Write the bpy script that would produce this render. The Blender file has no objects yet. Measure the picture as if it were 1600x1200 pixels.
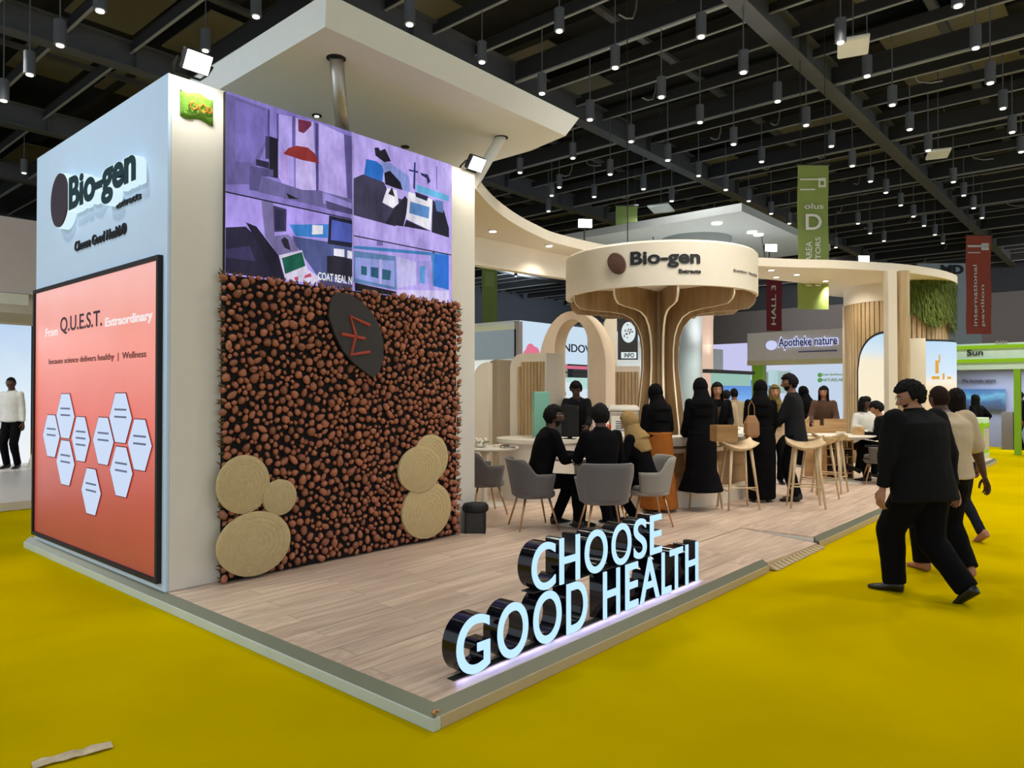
import bpy, bmesh, math, random
from mathutils import Vector, Matrix, noise
random.seed(7)
R = math.radians
C = bpy.context.scene.collection

# ---------------------------------------------------------------- camera, world, light, exposure
SC = bpy.context.scene
SC.view_settings.view_transform = 'Standard'; SC.view_settings.look = 'None'
SC.view_settings.exposure = 0.0; SC.view_settings.gamma = 1.0
SC.view_settings.use_curve_mapping = False
FPX = 1134.0
TH = math.atan(13 / FPX)
YAW = math.atan2(.6574, .7533)
CAM = Vector((-2.359, -2.552, 1.6))
FW = Vector((math.cos(YAW) * math.cos(TH), math.sin(YAW) * math.cos(TH), math.sin(TH)))
RT = Vector((math.sin(YAW), -math.cos(YAW), 0)); UP = RT.cross(FW)
FH = Vector((math.cos(YAW), math.sin(YAW), 0))
cam = bpy.data.cameras.new('camera'); co = bpy.data.objects.new('camera', cam); C.objects.link(co)
cam.sensor_width = 36; cam.lens = 36 * FPX / 1600; cam.clip_start = .05; cam.clip_end = 300
co.location = CAM; co.rotation_euler = (math.pi / 2 + TH, 0, YAW - math.pi / 2)
SC.camera = co

W = bpy.data.worlds.new('hall_ambient'); SC.world = W; W.use_nodes = True
W.node_tree.nodes['Background'].inputs[0].default_value = (.80, .9, 1, 1)
W.node_tree.nodes['Background'].inputs[1].default_value = 1.0

def light(kind, loc, power, col=(1, 1, 1), aim=(0, 0, -1), size=.2, size_y=None, spot=140, blend=1.0, parent=None, name='lamp_light'):
    l = bpy.data.lights.new(name, kind); o = bpy.data.objects.new(name, l); C.objects.link(o)
    l.energy = power; l.color = col
    if kind == 'AREA':
        l.size = size
        if size_y: l.shape = 'RECTANGLE'; l.size_y = size_y
    else:
        l.shadow_soft_size = size
        if kind == 'SPOT': l.spot_size = R(spot); l.spot_blend = blend
    o.location = loc
    o.rotation_euler = Vector(aim).to_track_quat('-Z', 'Y').to_euler()
    if parent: o.parent = parent
    return o

# downlights of the hall grid: (x, y, watts, colour)
HALL_H = 7.5
for (x, y, p, c) in [(-3, -1, 185, (1, .97, .9)), (-3, 5, 520, (.97, 1, .85)), (1.0, -3, 150, (1, .95, .85)), (5, -4, 430, (1, .93, .82)),
                     (10, -3.5, 900, (1, .93, .82)), (15, -3, 1200, (1, .95, .85)), (21, -3, 1200, (1, .97, .9)), (6, 4.5, 450, (1, .93, .8)),
                     (9.5, 1.0, 520, (1, .92, .8)), (12, 5, 500, (1, .95, .9)), (17, 9, 500, (.95, .97, 1)), (10, 13, 500, (.95, .97, 1)), (1, 12, 600, (1, 1, .95)),
                     (-4, 12, 700, (1, 1, .9)), (25, 3, 700, (1, 1, 1)), (22, 12, 500, (1, 1, 1)), (4.2, .8, 330, (1, .9, .78))]:
    light('SPOT', (x, y, HALL_H), p, c, size=.35, spot=125, blend=.8, name='hall_downlight')

light('SPOT', (-7.5, 4.5, 6.5), 750, (.78, .9, 1), (8, 0, -4.2), .5, spot=60, blend=.8, name='side_stand_light')
light('SPOT', (37, -4, 8), 2800, (1, .95, .9), (8, 2, -4), .6, spot=150, name='wall_fill'); light('SPOT', (38, 12, 8), 2800, (1, .95, .9), (8, 0, -4), .6, spot=150, name='wall_fill')  # added spots that only brighten the right hall wall, no fixtures
for x_ in (16, 30, 41): light('SPOT', (x_, 24, 8), 3000, (.8, .9, 1), (0, 8, 0), .6, spot=150, name='wall_fill')  # more added fill, for the back wall
for x, ax_ in ((4.0, 1.2), (6.5, 1.0), (9.5, .8)):
    light('SPOT', (x, -1.6, 6.6), 420, (1, .94, .84), (ax_, 5.2, -5.6), .25, spot=60, blend=.9, name='stand_fill_spot')  # added fill aimed into the stand, without lamp bodies
# ---------------------------------------------------------------- picture measuring helpers (metres on real planes)
def ray(px, py): return FW + RT * ((px - 800) / FPX) + UP * ((600 - py) / FPX)
def on(px, py, ax, val):
    d = ray(px, py); return CAM + d * ((val - CAM[ax]) / d[ax])
def ground(px, py, z=.1): return on(px, py, 2, z)
def deep(px, py, D):
    d = ray(px, py); return CAM + d * (D / d.dot(FH))
def hgt(py, D): return CAM.z + D * ((600 - py) / FPX * UP.z + FW.z) / math.cos(TH)

# ---------------------------------------------------------------- materials
def lin(c):
    return tuple((x / 255 / 12.92 if x <= 10 else ((x / 255 + .055) / 1.055) ** 2.4) for x in c) + (1,)
MATS = {}
def mat(name, rgb, rough=.6, metal=0, var=.06, scale=6, bump=0, bscale=60, spec=.5, rnd=0, emit=0, ergb=None, alpha=1, trans=0, sheen=0):
    if name in MATS: return MATS[name]
    m = bpy.data.materials.new(name); m.use_nodes = True; MATS[name] = m
    nt = m.node_tree; N = nt.nodes; L = nt.links
    b = N['Principled BSDF']; col = lin(rgb)
    tc = N.new('ShaderNodeTexCoord'); nz = N.new('ShaderNodeTexNoise'); nz.inputs['Scale'].default_value = scale
    L.new(tc.outputs['Object'], nz.inputs['Vector'])
    mx = N.new('ShaderNodeMix'); mx.data_type = 'RGBA'
    mx.inputs[6].default_value = tuple(max(0, x * (1 - var)) for x in col[:3]) + (1,)
    mx.inputs[7].default_value = tuple(min(1, x * (1 + var)) for x in col[:3]) + (1,)
    L.new(nz.outputs['Fac'], mx.inputs[0])
    out = mx.outputs[2]
    if rnd:
        oi = N.new('ShaderNodeObjectInfo'); hs = N.new('ShaderNodeHueSaturation')
        mr = N.new('ShaderNodeMapRange'); mr.inputs[3].default_value = 1 - rnd; mr.inputs[4].default_value = 1 + rnd
        L.new(oi.outputs['Random'], mr.inputs[0]); L.new(mr.outputs[0], hs.inputs['Value']); L.new(out, hs.inputs['Color']); out = hs.outputs[0]
    L.new(out, b.inputs['Base Color'])
    b.inputs['Roughness'].default_value = rough; b.inputs['Metallic'].default_value = metal
    b.inputs['Specular IOR Level'].default_value = spec
    if sheen: b.inputs['Sheen Weight'].default_value = sheen
    if emit:
        b.inputs['Emission Color'].default_value = lin(ergb or rgb); b.inputs['Emission Strength'].default_value = emit
    if alpha < 1: b.inputs['Alpha'].default_value = alpha
    if trans: b.inputs['Transmission Weight'].default_value = trans
    if bump:
        n2 = N.new('ShaderNodeTexNoise'); n2.inputs['Scale'].default_value = bscale; n2.inputs['Detail'].default_value = 4
        L.new(tc.outputs['Object'], n2.inputs['Vector'])
        bp = N.new('ShaderNodeBump'); bp.inputs['Strength'].default_value = bump; bp.inputs['Distance'].default_value = .01
        L.new(n2.outputs['Fac'], bp.inputs['Height']); L.new(bp.outputs[0], b.inputs['Normal'])
    return m
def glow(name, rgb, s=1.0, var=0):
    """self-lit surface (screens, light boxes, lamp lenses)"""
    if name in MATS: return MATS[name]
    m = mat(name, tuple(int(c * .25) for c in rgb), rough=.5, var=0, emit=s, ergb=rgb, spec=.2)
    if name.startswith('scr_'):     # the displayed photographs are mottled, not flat
        nt = m.node_tree; N = nt.nodes; L = nt.links; tc = N.new('ShaderNodeTexCoord'); nz = N.new('ShaderNodeTexNoise'); nz.inputs['Scale'].default_value = 5; nz.inputs['Detail'].default_value = 6; nz.inputs['Roughness'].default_value = .6
        mp = N.new('ShaderNodeMapping'); mp.inputs['Scale'].default_value = (1.6, 1, .6); L.new(tc.outputs['Object'], mp.inputs['Vector']); L.new(mp.outputs[0], nz.inputs['Vector'])
        r = N.new('ShaderNodeValToRGB'); c = lin(rgb); r.color_ramp.elements[0].position = .3; r.color_ramp.elements[1].position = .7
        r.color_ramp.elements[0].color = tuple(x * .62 for x in c[:3]) + (1,); r.color_ramp.elements[1].color = tuple(min(1, x * 1.25 + .01) for x in c[:3]) + (1,)
        L.new(nz.outputs['Fac'], r.inputs[0]); L.new(r.outputs[0], N['Principled BSDF'].inputs['Emission Color'])
    return m
def wood(name, c1, c2, axis=0, rough=.5, sc=1.0, rnd=0.0, stretch=14):
    if name in MATS: return MATS[name]
    m = bpy.data.materials.new(name); m.use_nodes = True; MATS[name] = m
    nt = m.node_tree; N = nt.nodes; L = nt.links; b = N['Principled BSDF']
    tc = N.new('ShaderNodeTexCoord'); mp = N.new('ShaderNodeMapping')
    s = [stretch * sc] * 3; s[axis] = 1.2 * sc; mp.inputs['Scale'].default_value = s
    nz = N.new('ShaderNodeTexNoise'); nz.inputs['Scale'].default_value = 1.0; nz.inputs['Detail'].default_value = 6; nz.inputs['Roughness'].default_value = .65
    oi = N.new('ShaderNodeObjectInfo')
    ad = N.new('ShaderNodeVectorMath'); ad.operation = 'ADD'; ms = N.new('ShaderNodeVectorMath'); ms.operation = 'SCALE'; ms.inputs['Scale'].default_value = 37
    cmb = N.new('ShaderNodeCombineXYZ')
    for i in range(3): L.new(oi.outputs['Random'], cmb.inputs[i])
    L.new(cmb.outputs[0], ms.inputs[0]); L.new(tc.outputs['Object'], mp.inputs['Vector']); L.new(mp.outputs[0], ad.inputs[0]); L.new(ms.outputs[0], ad.inputs[1])
    L.new(ad.outputs[0], nz.inputs['Vector'])
    rp = N.new('ShaderNodeValToRGB'); rp.color_ramp.elements[0].position = .32; rp.color_ramp.elements[1].position = .68
    rp.color_ramp.elements[0].color = lin(c1); rp.color_ramp.elements[1].color = lin(c2)
    L.new(nz.outputs['Fac'], rp.inputs[0]); out = rp.outputs[0]
    if rnd:
        hs = N.new('ShaderNodeHueSaturation'); mr = N.new('ShaderNodeMapRange'); mr.inputs[3].default_value = 1 - rnd; mr.inputs[4].default_value = 1 + rnd
        L.new(oi.outputs['Random'], mr.inputs[0]); L.new(mr.outputs[0], hs.inputs['Value']); L.new(out, hs.inputs['Color']); out = hs.outputs[0]
    L.new(out, b.inputs['Base Color']); b.inputs['Roughness'].default_value = rough
    bp = N.new('ShaderNodeBump'); bp.inputs['Strength'].default_value = .15; bp.inputs['Distance'].default_value = .004
    L.new(nz.outputs['Fac'], bp.inputs['Height']); L.new(bp.outputs[0], b.inputs['Normal'])
    return m
def gradient(name, stops, z0, z1, emit=1.0, axis='Z', var=.05, vscale=2):
    """printed or displayed picture with a colour gradient along one axis of the object's own coordinates"""
    m = bpy.data.materials.new(name); m.use_nodes = True; MATS[name] = m
    nt = m.node_tree; N = nt.nodes; L = nt.links; b = N['Principled BSDF']
    tc = N.new('ShaderNodeTexCoord'); sp = N.new('ShaderNodeSeparateXYZ'); L.new(tc.outputs['Object'], sp.inputs[0])
    nz = N.new('ShaderNodeTexNoise'); nz.inputs['Scale'].default_value = vscale; L.new(tc.outputs['Object'], nz.inputs['Vector'])
    mr = N.new('ShaderNodeMapRange'); mr.inputs[1].default_value = z0; mr.inputs[2].default_value = z1; L.new(sp.outputs[axis], mr.inputs[0])
    ma = N.new('ShaderNodeMath'); ma.operation = 'MULTIPLY_ADD'; ma.inputs[1].default_value = var * 2; L.new(nz.outputs['Fac'], ma.inputs[0])
    sb = N.new('ShaderNodeMath'); sb.operation = 'SUBTRACT'; sb.inputs[1].default_value = var; L.new(mr.outputs[0], sb.inputs[0]); L.new(sb.outputs[0], ma.inputs[2])
    rp = N.new('ShaderNodeValToRGB'); e = rp.color_ramp.elements
    e[0].position = stops[0][0]; e[0].color = lin(stops[0][1]); e[1].position = stops[-1][0]; e[1].color = lin(stops[-1][1])
    for p, c in stops[1:-1]: q = e.new(p); q.color = lin(c)
    L.new(ma.outputs[0], rp.inputs[0])
    b.inputs['Base Color'].default_value = (.05, .05, .05, 1); b.inputs['Roughness'].default_value = .35
    L.new(rp.outputs[0], b.inputs['Emission Color']); b.inputs['Emission Strength'].default_value = emit
    if not emit: L.new(rp.outputs[0], b.inputs['Base Color'])
    return m

M = dict(
 white=mat('white_paint', (226, 220, 208), .55, var=.03), cream=mat('cream_laminate', (232, 222, 204), .5, var=.04),
 pale=mat('pale_blue_panel', (196, 218, 246), .5, var=.03), offw=mat('off_white_board', (232, 234, 232), .6, var=.03),
 black=mat('black_gloss', (12, 12, 18), .12), mblack=mat('matt_black', (16, 16, 18), .7), carpet=None,
 steel=mat('brushed_steel', (176, 170, 160), .45, .85), dsteel=mat('dark_steel', (54, 55, 56), .5, .3), gold=mat('brass_legs', (190, 150, 110), .35, .8),
 gfab=mat('grey_upholstery', (98, 94, 93), .85, bump=.3, bscale=200, sheen=.2), lfab=mat('pale_upholstery', (150, 146, 140), .85, bump=.3, bscale=200),
 oak=wood('oak_slats', (166, 136, 96), (204, 176, 132), 2), ply=wood('plywood_fin', (136, 106, 72), (176, 146, 106), 2, stretch=9),
 stoolw=wood('pale_ash', (188, 160, 120), (222, 198, 160), 2), plank=wood('grey_oak_floor', (186, 160, 142), (232, 208, 186), 0, .42, 1.0, .09, 22),
 barw=wood('bar_wood', (140, 104, 62), (172, 132, 84), 0), crate=wood('crate_wood', (170, 130, 84), (205, 168, 118), 0),
 lens=glow('lamp_lens', (255, 250, 235), 3.0), flood=glow('flood_lens', (255, 255, 245), 14.0),
 wlight=glow('white_lightbox', (205, 222, 250), .95), letter=glow('letter_face', (182, 222, 250), 1.15),
 green=mat('banner_green', (134, 152, 78), .8, var=.08, scale=1.5), red=mat('banner_red', (166, 72, 52), .8, var=.08, scale=1.5), dred=mat('banner_dark_red', (120, 32, 40), .8),
 wtxt=mat('white_ink', (222, 222, 212), .7), ktxt=mat('black_ink', (14, 16, 24), .6), lime=glow('lime_band', (150, 200, 20), .75),
 limep=mat('lime_paint', (128, 176, 16), .5), teal=mat('teal_board', (130, 190, 168), .4),
)

# ---------------------------------------------------------------- mesh helpers
class MB:
    def __init__(s): s.v = []; s.f = []; s.m = []
    def add(s, vs, fs, mi=0):
        o = len(s.v); s.v += [tuple(v) for v in vs]; s.f += [tuple(i + o for i in f) for f in fs]; s.m += [mi] * len(fs); return s
    def box(s, x0, y0, z0, x1, y1, z1, mi=0):
        return s.add([(x0, y0, z0), (x1, y0, z0), (x1, y1, z0), (x0, y1, z0), (x0, y0, z1), (x1, y0, z1), (x1, y1, z1), (x0, y1, z1)],
                     [(0, 3, 2, 1), (4, 5, 6, 7), (0, 1, 5, 4), (1, 2, 6, 5), (2, 3, 7, 6), (3, 0, 4, 7)], mi)
    def loft(s, rings, cap=True, closed=True, mi=0):
        o = len(s.v); n = len(rings[0])
        for r in rings: s.v += [tuple(p) for p in r]
        for i in range(len(rings) - 1):
            for j in range(n if closed else n - 1):
                k = (j + 1) % n
                s.f.append((o + i * n + j, o + i * n + k, o + (i + 1) * n + k, o + (i + 1) * n + j)); s.m.append(mi)
        if cap:
            s.f.append(tuple(o + j for j in range(n))[::-1]); s.m.append(mi)
            s.f.append(tuple(o + (len(rings) - 1) * n + j for j in range(n))); s.m.append(mi)
        return s
    def tube(s, pts, rad, n=10, mi=0, cap=True, flat=1):
        pts = [Vector(p) for p in pts]; rad = rad if isinstance(rad, (list, tuple)) else [rad] * len(pts)
        rings = []; prev = None
        for i, p in enumerate(pts):
            t = (pts[min(i + 1, len(pts) - 1)] - pts[max(i - 1, 0)]).normalized()
            a = prev if prev is not None else (Vector((0, 0, 1)) if abs(t.z) < .9 else Vector((1, 0, 0)))
            x = (a - t * a.dot(t)).normalized(); prev = x; y = t.cross(x)
            rings.append([p + x * math.cos(2 * math.pi * k / n) * rad[i] * flat + y * math.sin(2 * math.pi * k / n) * rad[i] for k in range(n)])
        return s.loft(rings, cap, True, mi)
    def cap(s, a, b, ra, rb, n=12, mi=0):
        a = Vector(a); b = Vector(b); t = (b - a); L = t.length; t = t.normalized() if L > 1e-6 else Vector((0, 0, 1))
        P = []; Q = []
        for k in (80, 50, 25): P.append(a - t * ra * math.sin(R(k))); Q.append(ra * math.cos(R(k)))
        P += [a, b]; Q += [ra, rb]
        for k in (25, 50, 80): P.append(b + t * rb * math.sin(R(k))); Q.append(rb * math.cos(R(k)))
        return s.tube(P, Q, n, mi)
    def ball(s, c, r, n=12, m=8, mi=0):
        c = Vector(c); r = (r, r, r) if not isinstance(r, (tuple, list)) else r
        rings = []
        for i in range(m + 1):
            a = -math.pi / 2 + math.pi * (i + (.02 if i == 0 else -.02 if i == m else 0)) / m
            rings.append([c + Vector((math.cos(a) * math.cos(2 * math.pi * k / n) * r[0], math.cos(a) * math.sin(2 * math.pi * k / n) * r[1], math.sin(a) * r[2])) for k in range(n)])
        return s.loft(rings, True, True, mi)
    def cyl(s, c, r, z0, z1, n=32, mi=0, r1=None):
        r1 = r if r1 is None else r1
        return s.loft([[(c[0] + math.cos(2 * math.pi * k / n) * q, c[1] + math.sin(2 * math.pi * k / n) * q, z) for k in range(n)] for q, z in ((r, z0), (r1, z1))], True, True, mi)
    def poly(s, pts, thick_vec, mi=0, mi_side=None):
        """flat outline given thickness"""
        n = len(pts); t = Vector(thick_vec); o = len(s.v)
        s.v += [tuple(Vector(p)) for p in pts] + [tuple(Vector(p) + t) for p in pts]
        s.f.append(tuple(o + i for i in range(n))); s.m.append(mi); s.f.append(tuple(o + n + i for i in range(n))[::-1]); s.m.append(mi)
        for i in range(n):
            k = (i + 1) % n; s.f.append((o + i, o + n + i, o + n + k, o + k)); s.m.append(mi if mi_side is None else mi_side)
        return s
    def mesh(s, name, mats=(), smooth=False):
        me = bpy.data.meshes.new(name); me.from_pydata(s.v, [], s.f)
        for m in (mats if isinstance(mats, (list, tuple)) else [mats]): me.materials.append(m)
        if any(s.m): me.polygons.foreach_set('material_index', s.m)
        bm = bmesh.new(); bm.from_mesh(me); bmesh.ops.recalc_face_normals(bm, faces=bm.faces); bm.to_mesh(me); bm.free()
        if smooth: me.polygons.foreach_set('use_smooth', [True] * len(me.polygons))
        return me
    def build(s, name, mats, parent=None, smooth=False, bevel=0, auto=None, loc=None, **kw):
        o = bpy.data.objects.new(name, s.mesh(name, mats, smooth or auto)); C.objects.link(o)
        if parent: o.parent = parent
        if loc is not None: o.location = loc
        if bevel:
            b = o.modifiers.new('edge', 'BEVEL'); b.width = bevel; b.segments = 2; b.limit_method = 'ANGLE'; b.angle_limit = R(40)
        if auto:
            o.data.set_sharp_from_angle(angle=R(auto))
        if kw: tag(o, **kw)
        return o
def tag(o, label=None, cat=None, group=None, kind=None):
    if label: o['label'] = label
    if cat: o['category'] = cat
    if group: o['group'] = group
    if kind: o['kind'] = kind
    return o
def thing(name, label, cat, loc=(0, 0, 0), rz=0, group=None):
    o = bpy.data.objects.new(name, None); C.objects.link(o); o.location = loc; o.rotation_euler = (0, 0, rz); o.empty_display_size = .1
    return tag(o, label, cat, group)
def clone(root, loc=None, rz=None, label=None, group=None):
    r = root.copy(); C.objects.link(r)
    if loc is not None: r.location = loc
    if rz is not None: r.rotation_euler = (0, 0, rz)
    if label: r['label'] = label
    if group: r['group'] = group
    for ch in list(root.children):
        c = ch.copy(); C.objects.link(c); c.parent = r
        for g in list(ch.children):
            d = g.copy(); C.objects.link(d); d.parent = c
    return r
def text_mesh(body, depth=0, bold=0, shear=0, res=4, spacing=1):
    cu = bpy.data.curves.new('t', 'FONT'); cu.body = body; cu.extrude = depth; cu.offset = bold; cu.shear = shear; cu.resolution_u = res
    cu.space_character = spacing
    o = bpy.data.objects.new('t', cu); C.objects.link(o)
    dg = bpy.context.evaluated_depsgraph_get(); me = bpy.data.meshes.new_from_object(o.evaluated_get(dg))
    bpy.data.objects.remove(o); bpy.data.curves.remove(cu)
    return me
def text_on(name, body, p0, xdir, zdir, width, height, m, parent, depth=.002, bold=0, shear=0, fn=None, spacing=1, **kw):
    """lettering whose box starts at p0 (lower left), running along xdir, with its face pointing along xdir x zdir"""
    me = text_mesh(body, .5, bold, shear, 10 if len(body) == 1 else 4, spacing=spacing)
    xs = [v.co.x for v in me.vertices]; ys = [v.co.y for v in me.vertices]
    x0, x1, y0, y1 = min(xs), max(xs), min(ys), max(ys)
    X = Vector(xdir).normalized(); Z = Vector(zdir).normalized(); Nn = X.cross(Z)
    for v in me.vertices:
        a = (v.co.x - x0) / (x1 - x0) * width; b = (v.co.y - y0) / (y1 - y0) * height; d = v.co.z * 2
        if fn: v.co = fn(a, b, (d + 1) / 2 * depth)
        else: v.co = Vector(p0) + X * a + Z * b + Nn * ((d + 1) / 2 * depth)
    me.materials.clear(); me.materials.append(m)
    o = bpy.data.objects.new(name, me); C.objects.link(o)
    if parent: o.parent = parent
    if kw: tag(o, **kw)
    return o
def rebase(root, loc):
    loc = Vector(loc); root.location = loc
    for c in root.children: c.location = Vector(c.location) - loc
    return root
def struct(o, kind='structure'): o['kind'] = kind; return o

# ================================================================ hall: carpet, walls, ceiling
def carpet_mat():
    m = mat('yellow_carpet', (216, 186, 0), 1, var=.0, spec=0)
    nt = m.node_tree; N = nt.nodes; L = nt.links; b = N['Principled BSDF']
    tc = N.new('ShaderNodeTexCoord'); n1 = N.new('ShaderNodeTexNoise'); n1.inputs['Scale'].default_value = .7; n1.inputs['Detail'].default_value = 3
    n2 = N.new('ShaderNodeTexNoise'); n2.inputs['Scale'].default_value = 260
    for n in (n1, n2): L.new(tc.outputs['Object'], n.inputs['Vector'])
    r = N.new('ShaderNodeValToRGB'); r.color_ramp.elements[0].color = lin((186, 162, 0)); r.color_ramp.elements[1].color = lin((206, 180, 0))
    r.color_ramp.elements[0].position = .3; r.color_ramp.elements[1].position = .7
    L.new(n1.outputs['Fac'], r.inputs[0]); L.new(r.outputs[0], b.inputs['Base Color'])
    bp = N.new('ShaderNodeBump'); bp.inputs['Strength'].default_value = .25; bp.inputs['Distance'].default_value = .004
    L.new(n2.outputs['Fac'], bp.inputs['Height']); L.new(bp.outputs[0], b.inputs['Normal'])
    return m
M['carpet'] = carpet_mat()
g = MB(); n = 60
for i in range(n + 1):
    for j in range(n + 1):
        x = -14 + 60 * i / n; y = -16 + 49 * j / n
        g.v.append((x, y, .0))
for i in range(n):
    for j in range(n):
        a = i * (n + 1) + j; g.f.append((a, a + n + 1, a + n + 2, a + 1)); g.m.append(0)
struct(g.build('floor', M['carpet'], smooth=True))
M['hallw'] = mat('hall_wall_grey', (92, 88, 90), .9); M['halld'] = mat('hall_wall_dark', (38, 42, 48), .9); M['deck'] = mat('ceiling_deck', (40, 40, 40), .95, var=.7, scale=.5)
M['beam'] = mat('ceiling_beam', (84, 86, 90), .5, var=.25, scale=2); M['flange'] = mat('beam_edge_lit', (150, 152, 154), .45); M['web'] = mat('beam_web_shaded', (40, 41, 43), .8)  # purlin edges: light painted into the pale flange, shade into the dark web
w = struct(MB().box(46, -16, 0, 46.3, 33, 7.2).build('wall_right', M['hallw']))
MB().box(45.9, -16, 7.2, 46.3, 33, 12).build('upper_band', M['halld'], w)
w = struct(MB().box(-14, 33, 0, 46.3, 33.3, 6.0).build('wall_back', M['halld']))
MB().box(-14, 32.9, 6, 46.3, 33.3, 12).build('upper_band', M['halld'], w)
ce = struct(MB().box(-14, -16, 11.2, 46.3, 33.3, 11.3).build('ceiling', M['deck']))
# joists under the deck, girders along x, thin purlins across, curved tie rods
def beam_I(mb, a, b, h, w_):
    x0, y0 = a; x1, y1 = b
    if abs(x1 - x0) > abs(y1 - y0):
        mb.box(x0, y0 - w_ / 2, 0, x1, y0 + w_ / 2, .03); mb.box(x0, y0 - .015, .03, x1, y0 + .015, h); mb.box(x0, y0 - w_ / 2, h, x1, y0 + w_ / 2, h + .03)
    else:
        mb.box(x0 - w_ / 2, y0, 0, x0 + w_ / 2, y1, .03); mb.box(x0 - .012, y0, .03, x0 + .012, y1, h); mb.box(x0 - w_ / 2, y0, h, x0 + w_ / 2, y1, h + .03)
gm = MB(); beam_I(gm, (-14, 0), (46, 0), .55, .34)
for k in range(0, 60, 3): gm.box(-14 + k, -.15, .03, -13.98 + k, .15, .55)
gme = gm.mesh('girder', M['beam'])
for y in (-8.2, -2.7, 2.85, 8.3, 13.8, 19.5, 25.2):
    o = bpy.data.objects.new('girder', gme); C.objects.link(o); o.parent = ce; o.location = (0, y, 8.5)
pm = MB().box(-.028, -15.5, 0, .028, 32.5, .02, 0).box(-.01, -15.5, .02, .01, 32.5, .24, 1).box(-.028, -15.5, .24, .028, 32.5, .26, 1); pme = pm.mesh('purlin', [M['flange'], M['web']])
xs = []; x = -9.6
while x < 45: xs.append(x); x += 1.23
for i, x in enumerate(xs):
    o = bpy.data.objects.new('purlin', pme); C.objects.link(o); o.parent = ce; o.location = (x, 0, 8.85 + (.0 if i % 4 else -.22))
    if i % 4 == 0: o.scale = (1.6, 1, 1.8)
jm = MB().box(-.12, -15.5, 0, .12, 32.5, .5).mesh('joist', M['deck'])
for i in range(20):
    o = bpy.data.objects.new('joist', jm); C.objects.link(o); o.parent = ce; o.location = (-12 + 3 * i, 0, 10.6)
# sheet panels lying between the joists, some lower than others
dp = MB()
for i in range(26):
    for j in range(10):
        if random.random() < .55:
            x = -12 + 2.2 * i; y = -14 + 4.6 * j; z = 10.2 + random.random() * .5; dp.box(x, y, z, x + 1.5, y + 2.6, z + .04)
struct(dp.build('deck_panels', mat('deck_panel', (122, 116, 98), .9, var=.3, scale=.8), ce), 'stuff')
rod = MB(); rod.tube([(0, 0, 0), (.0, .25, .02), (0, .5, .12), (0, .62, .35), (0, .66, .7)], .018, 6); rme = rod.mesh('tie_rod', M['flange'], True)
k = 0
for i in range(6, len(xs), 3):
    for y in (-4.6, -1.4, .9, 4.9, 6.6, 10.3, 11.9):
        if (i * 7 + int(y * 3)) % 4 == 0: continue
        o = bpy.data.objects.new('tie_rod', rme); C.objects.link(o); o.parent = ce; o.location = (xs[i] + .4, y, 8.75); o.rotation_euler = (0, 0, -R(90 if k % 3 else 0)); k += 1
# long cable trays running with the girders
cm = MB().box(-13, -.09, 0, 45, .09, .02).box(-13, -.09, 0, 45, -.075, .08).box(-13, .075, 0, 45, .09, .08).mesh('cable_tray', M['beam'])
for y in (-5.3, .6, 5.7, 11.2, 16.4):
    o = bpy.data.objects.new('cable_tray', cm); C.objects.link(o); o.parent = ce; o.location = (0, y, 9.3)

# pendant downlights
M['lamp'] = mat('pendant_body', (104, 108, 114), .45, .3)
pend = thing('pendant_lamp', 'small dark cylinder downlight hanging from the black hall ceiling grid', 'lamp', (0, 0, 0), 0, 'pendant downlights of the hall ceiling')
MB().cyl((0, 0), .09, .02, .40, 14).build('housing', M['lamp'], pend, auto=40)
MB().cyl((0, 0), .012, 0, 1, 6).build('stem', M['lamp'], pend, loc=(0, 0, .4))
MB().cyl((0, 0), .055, .0, .02, 14).build('lens', M['lens'], pend)
PEN = [(900 + x / 2.286, y / 2.286) for x, y in [(140, 245), (447, 135), (305, 350), (598, 262), (720, 365), (822, 450), (912, 525), (945, 155), (1040, 275), (1130, 378), (1192, 465),
 (1258, 540), (1428, 175), (1480, 300), (1525, 390), (1365, 25), (50, 428), (197, 508), (328, 575), (443, 440), (563, 518), (663, 580), (438, 630), (535, 680), (240, 675), (987, 595),
 (1052, 650), (1107, 690), (1160, 735), (1205, 775), (1348, 652), (1420, 745), (1450, 780), (1558, 475), (1590, 545), (1385, 700), (1282, 840), (1310, 870), (1243, 808), (1100, 862),
 (1007, 800), (928, 885), (617, 720), (342, 720), (122, 625), (65, 705), (697, 765), (762, 800), (1050, 835)]]
PEN += [(560 + x / 2.963, y / 2.963) for x, y in [(237, 118), (572, 292), (850, 437), (930, 148), (1072, 558), (1432, 745), (993, 735), (930, 870), (748, 802), (895, 908), (880, 980), (1320, 878)]]
PEN += [(x / 3.2, y / 3.2) for x, y in [(500, 60), (300, 232), (148, 378), (18, 508), (1280, 88), (120, 868), (1027, 258)]]
PEN += [(782, 414), (806, 432), (832, 427), (851, 426), (794, 421)]
first = True
for px, py in PEN:                      # each lamp hangs under the purlin nearest to where it shows
    d = ray(px, py); best = None
    for i, x in enumerate(xs):
        t_ = (x - CAM.x) / d.x
        if t_ <= 0: continue
        p = CAM + d * t_
        if p.y > 32 or p.z > 8.3 or p.z < 6.3: continue
        e_ = abs(p.z - 7.55)
        if best is None or e_ < best[0]: best = (e_, p, 8.85 if i % 4 else 8.63)
    if best is None:
        p = deep(px, py, 30)
        if p.z > 8.3: continue
        best = (0, p, 8.87)
    e_, p, top = best
    if first: pend.location = p; r_ = pend; first = False
    else: r_ = clone(pend, p)
    for c_ in r_.children:
        if c_.name.startswith('stem'): c_.scale = (1, 1, top + .02 - p.z - .4)
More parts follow.
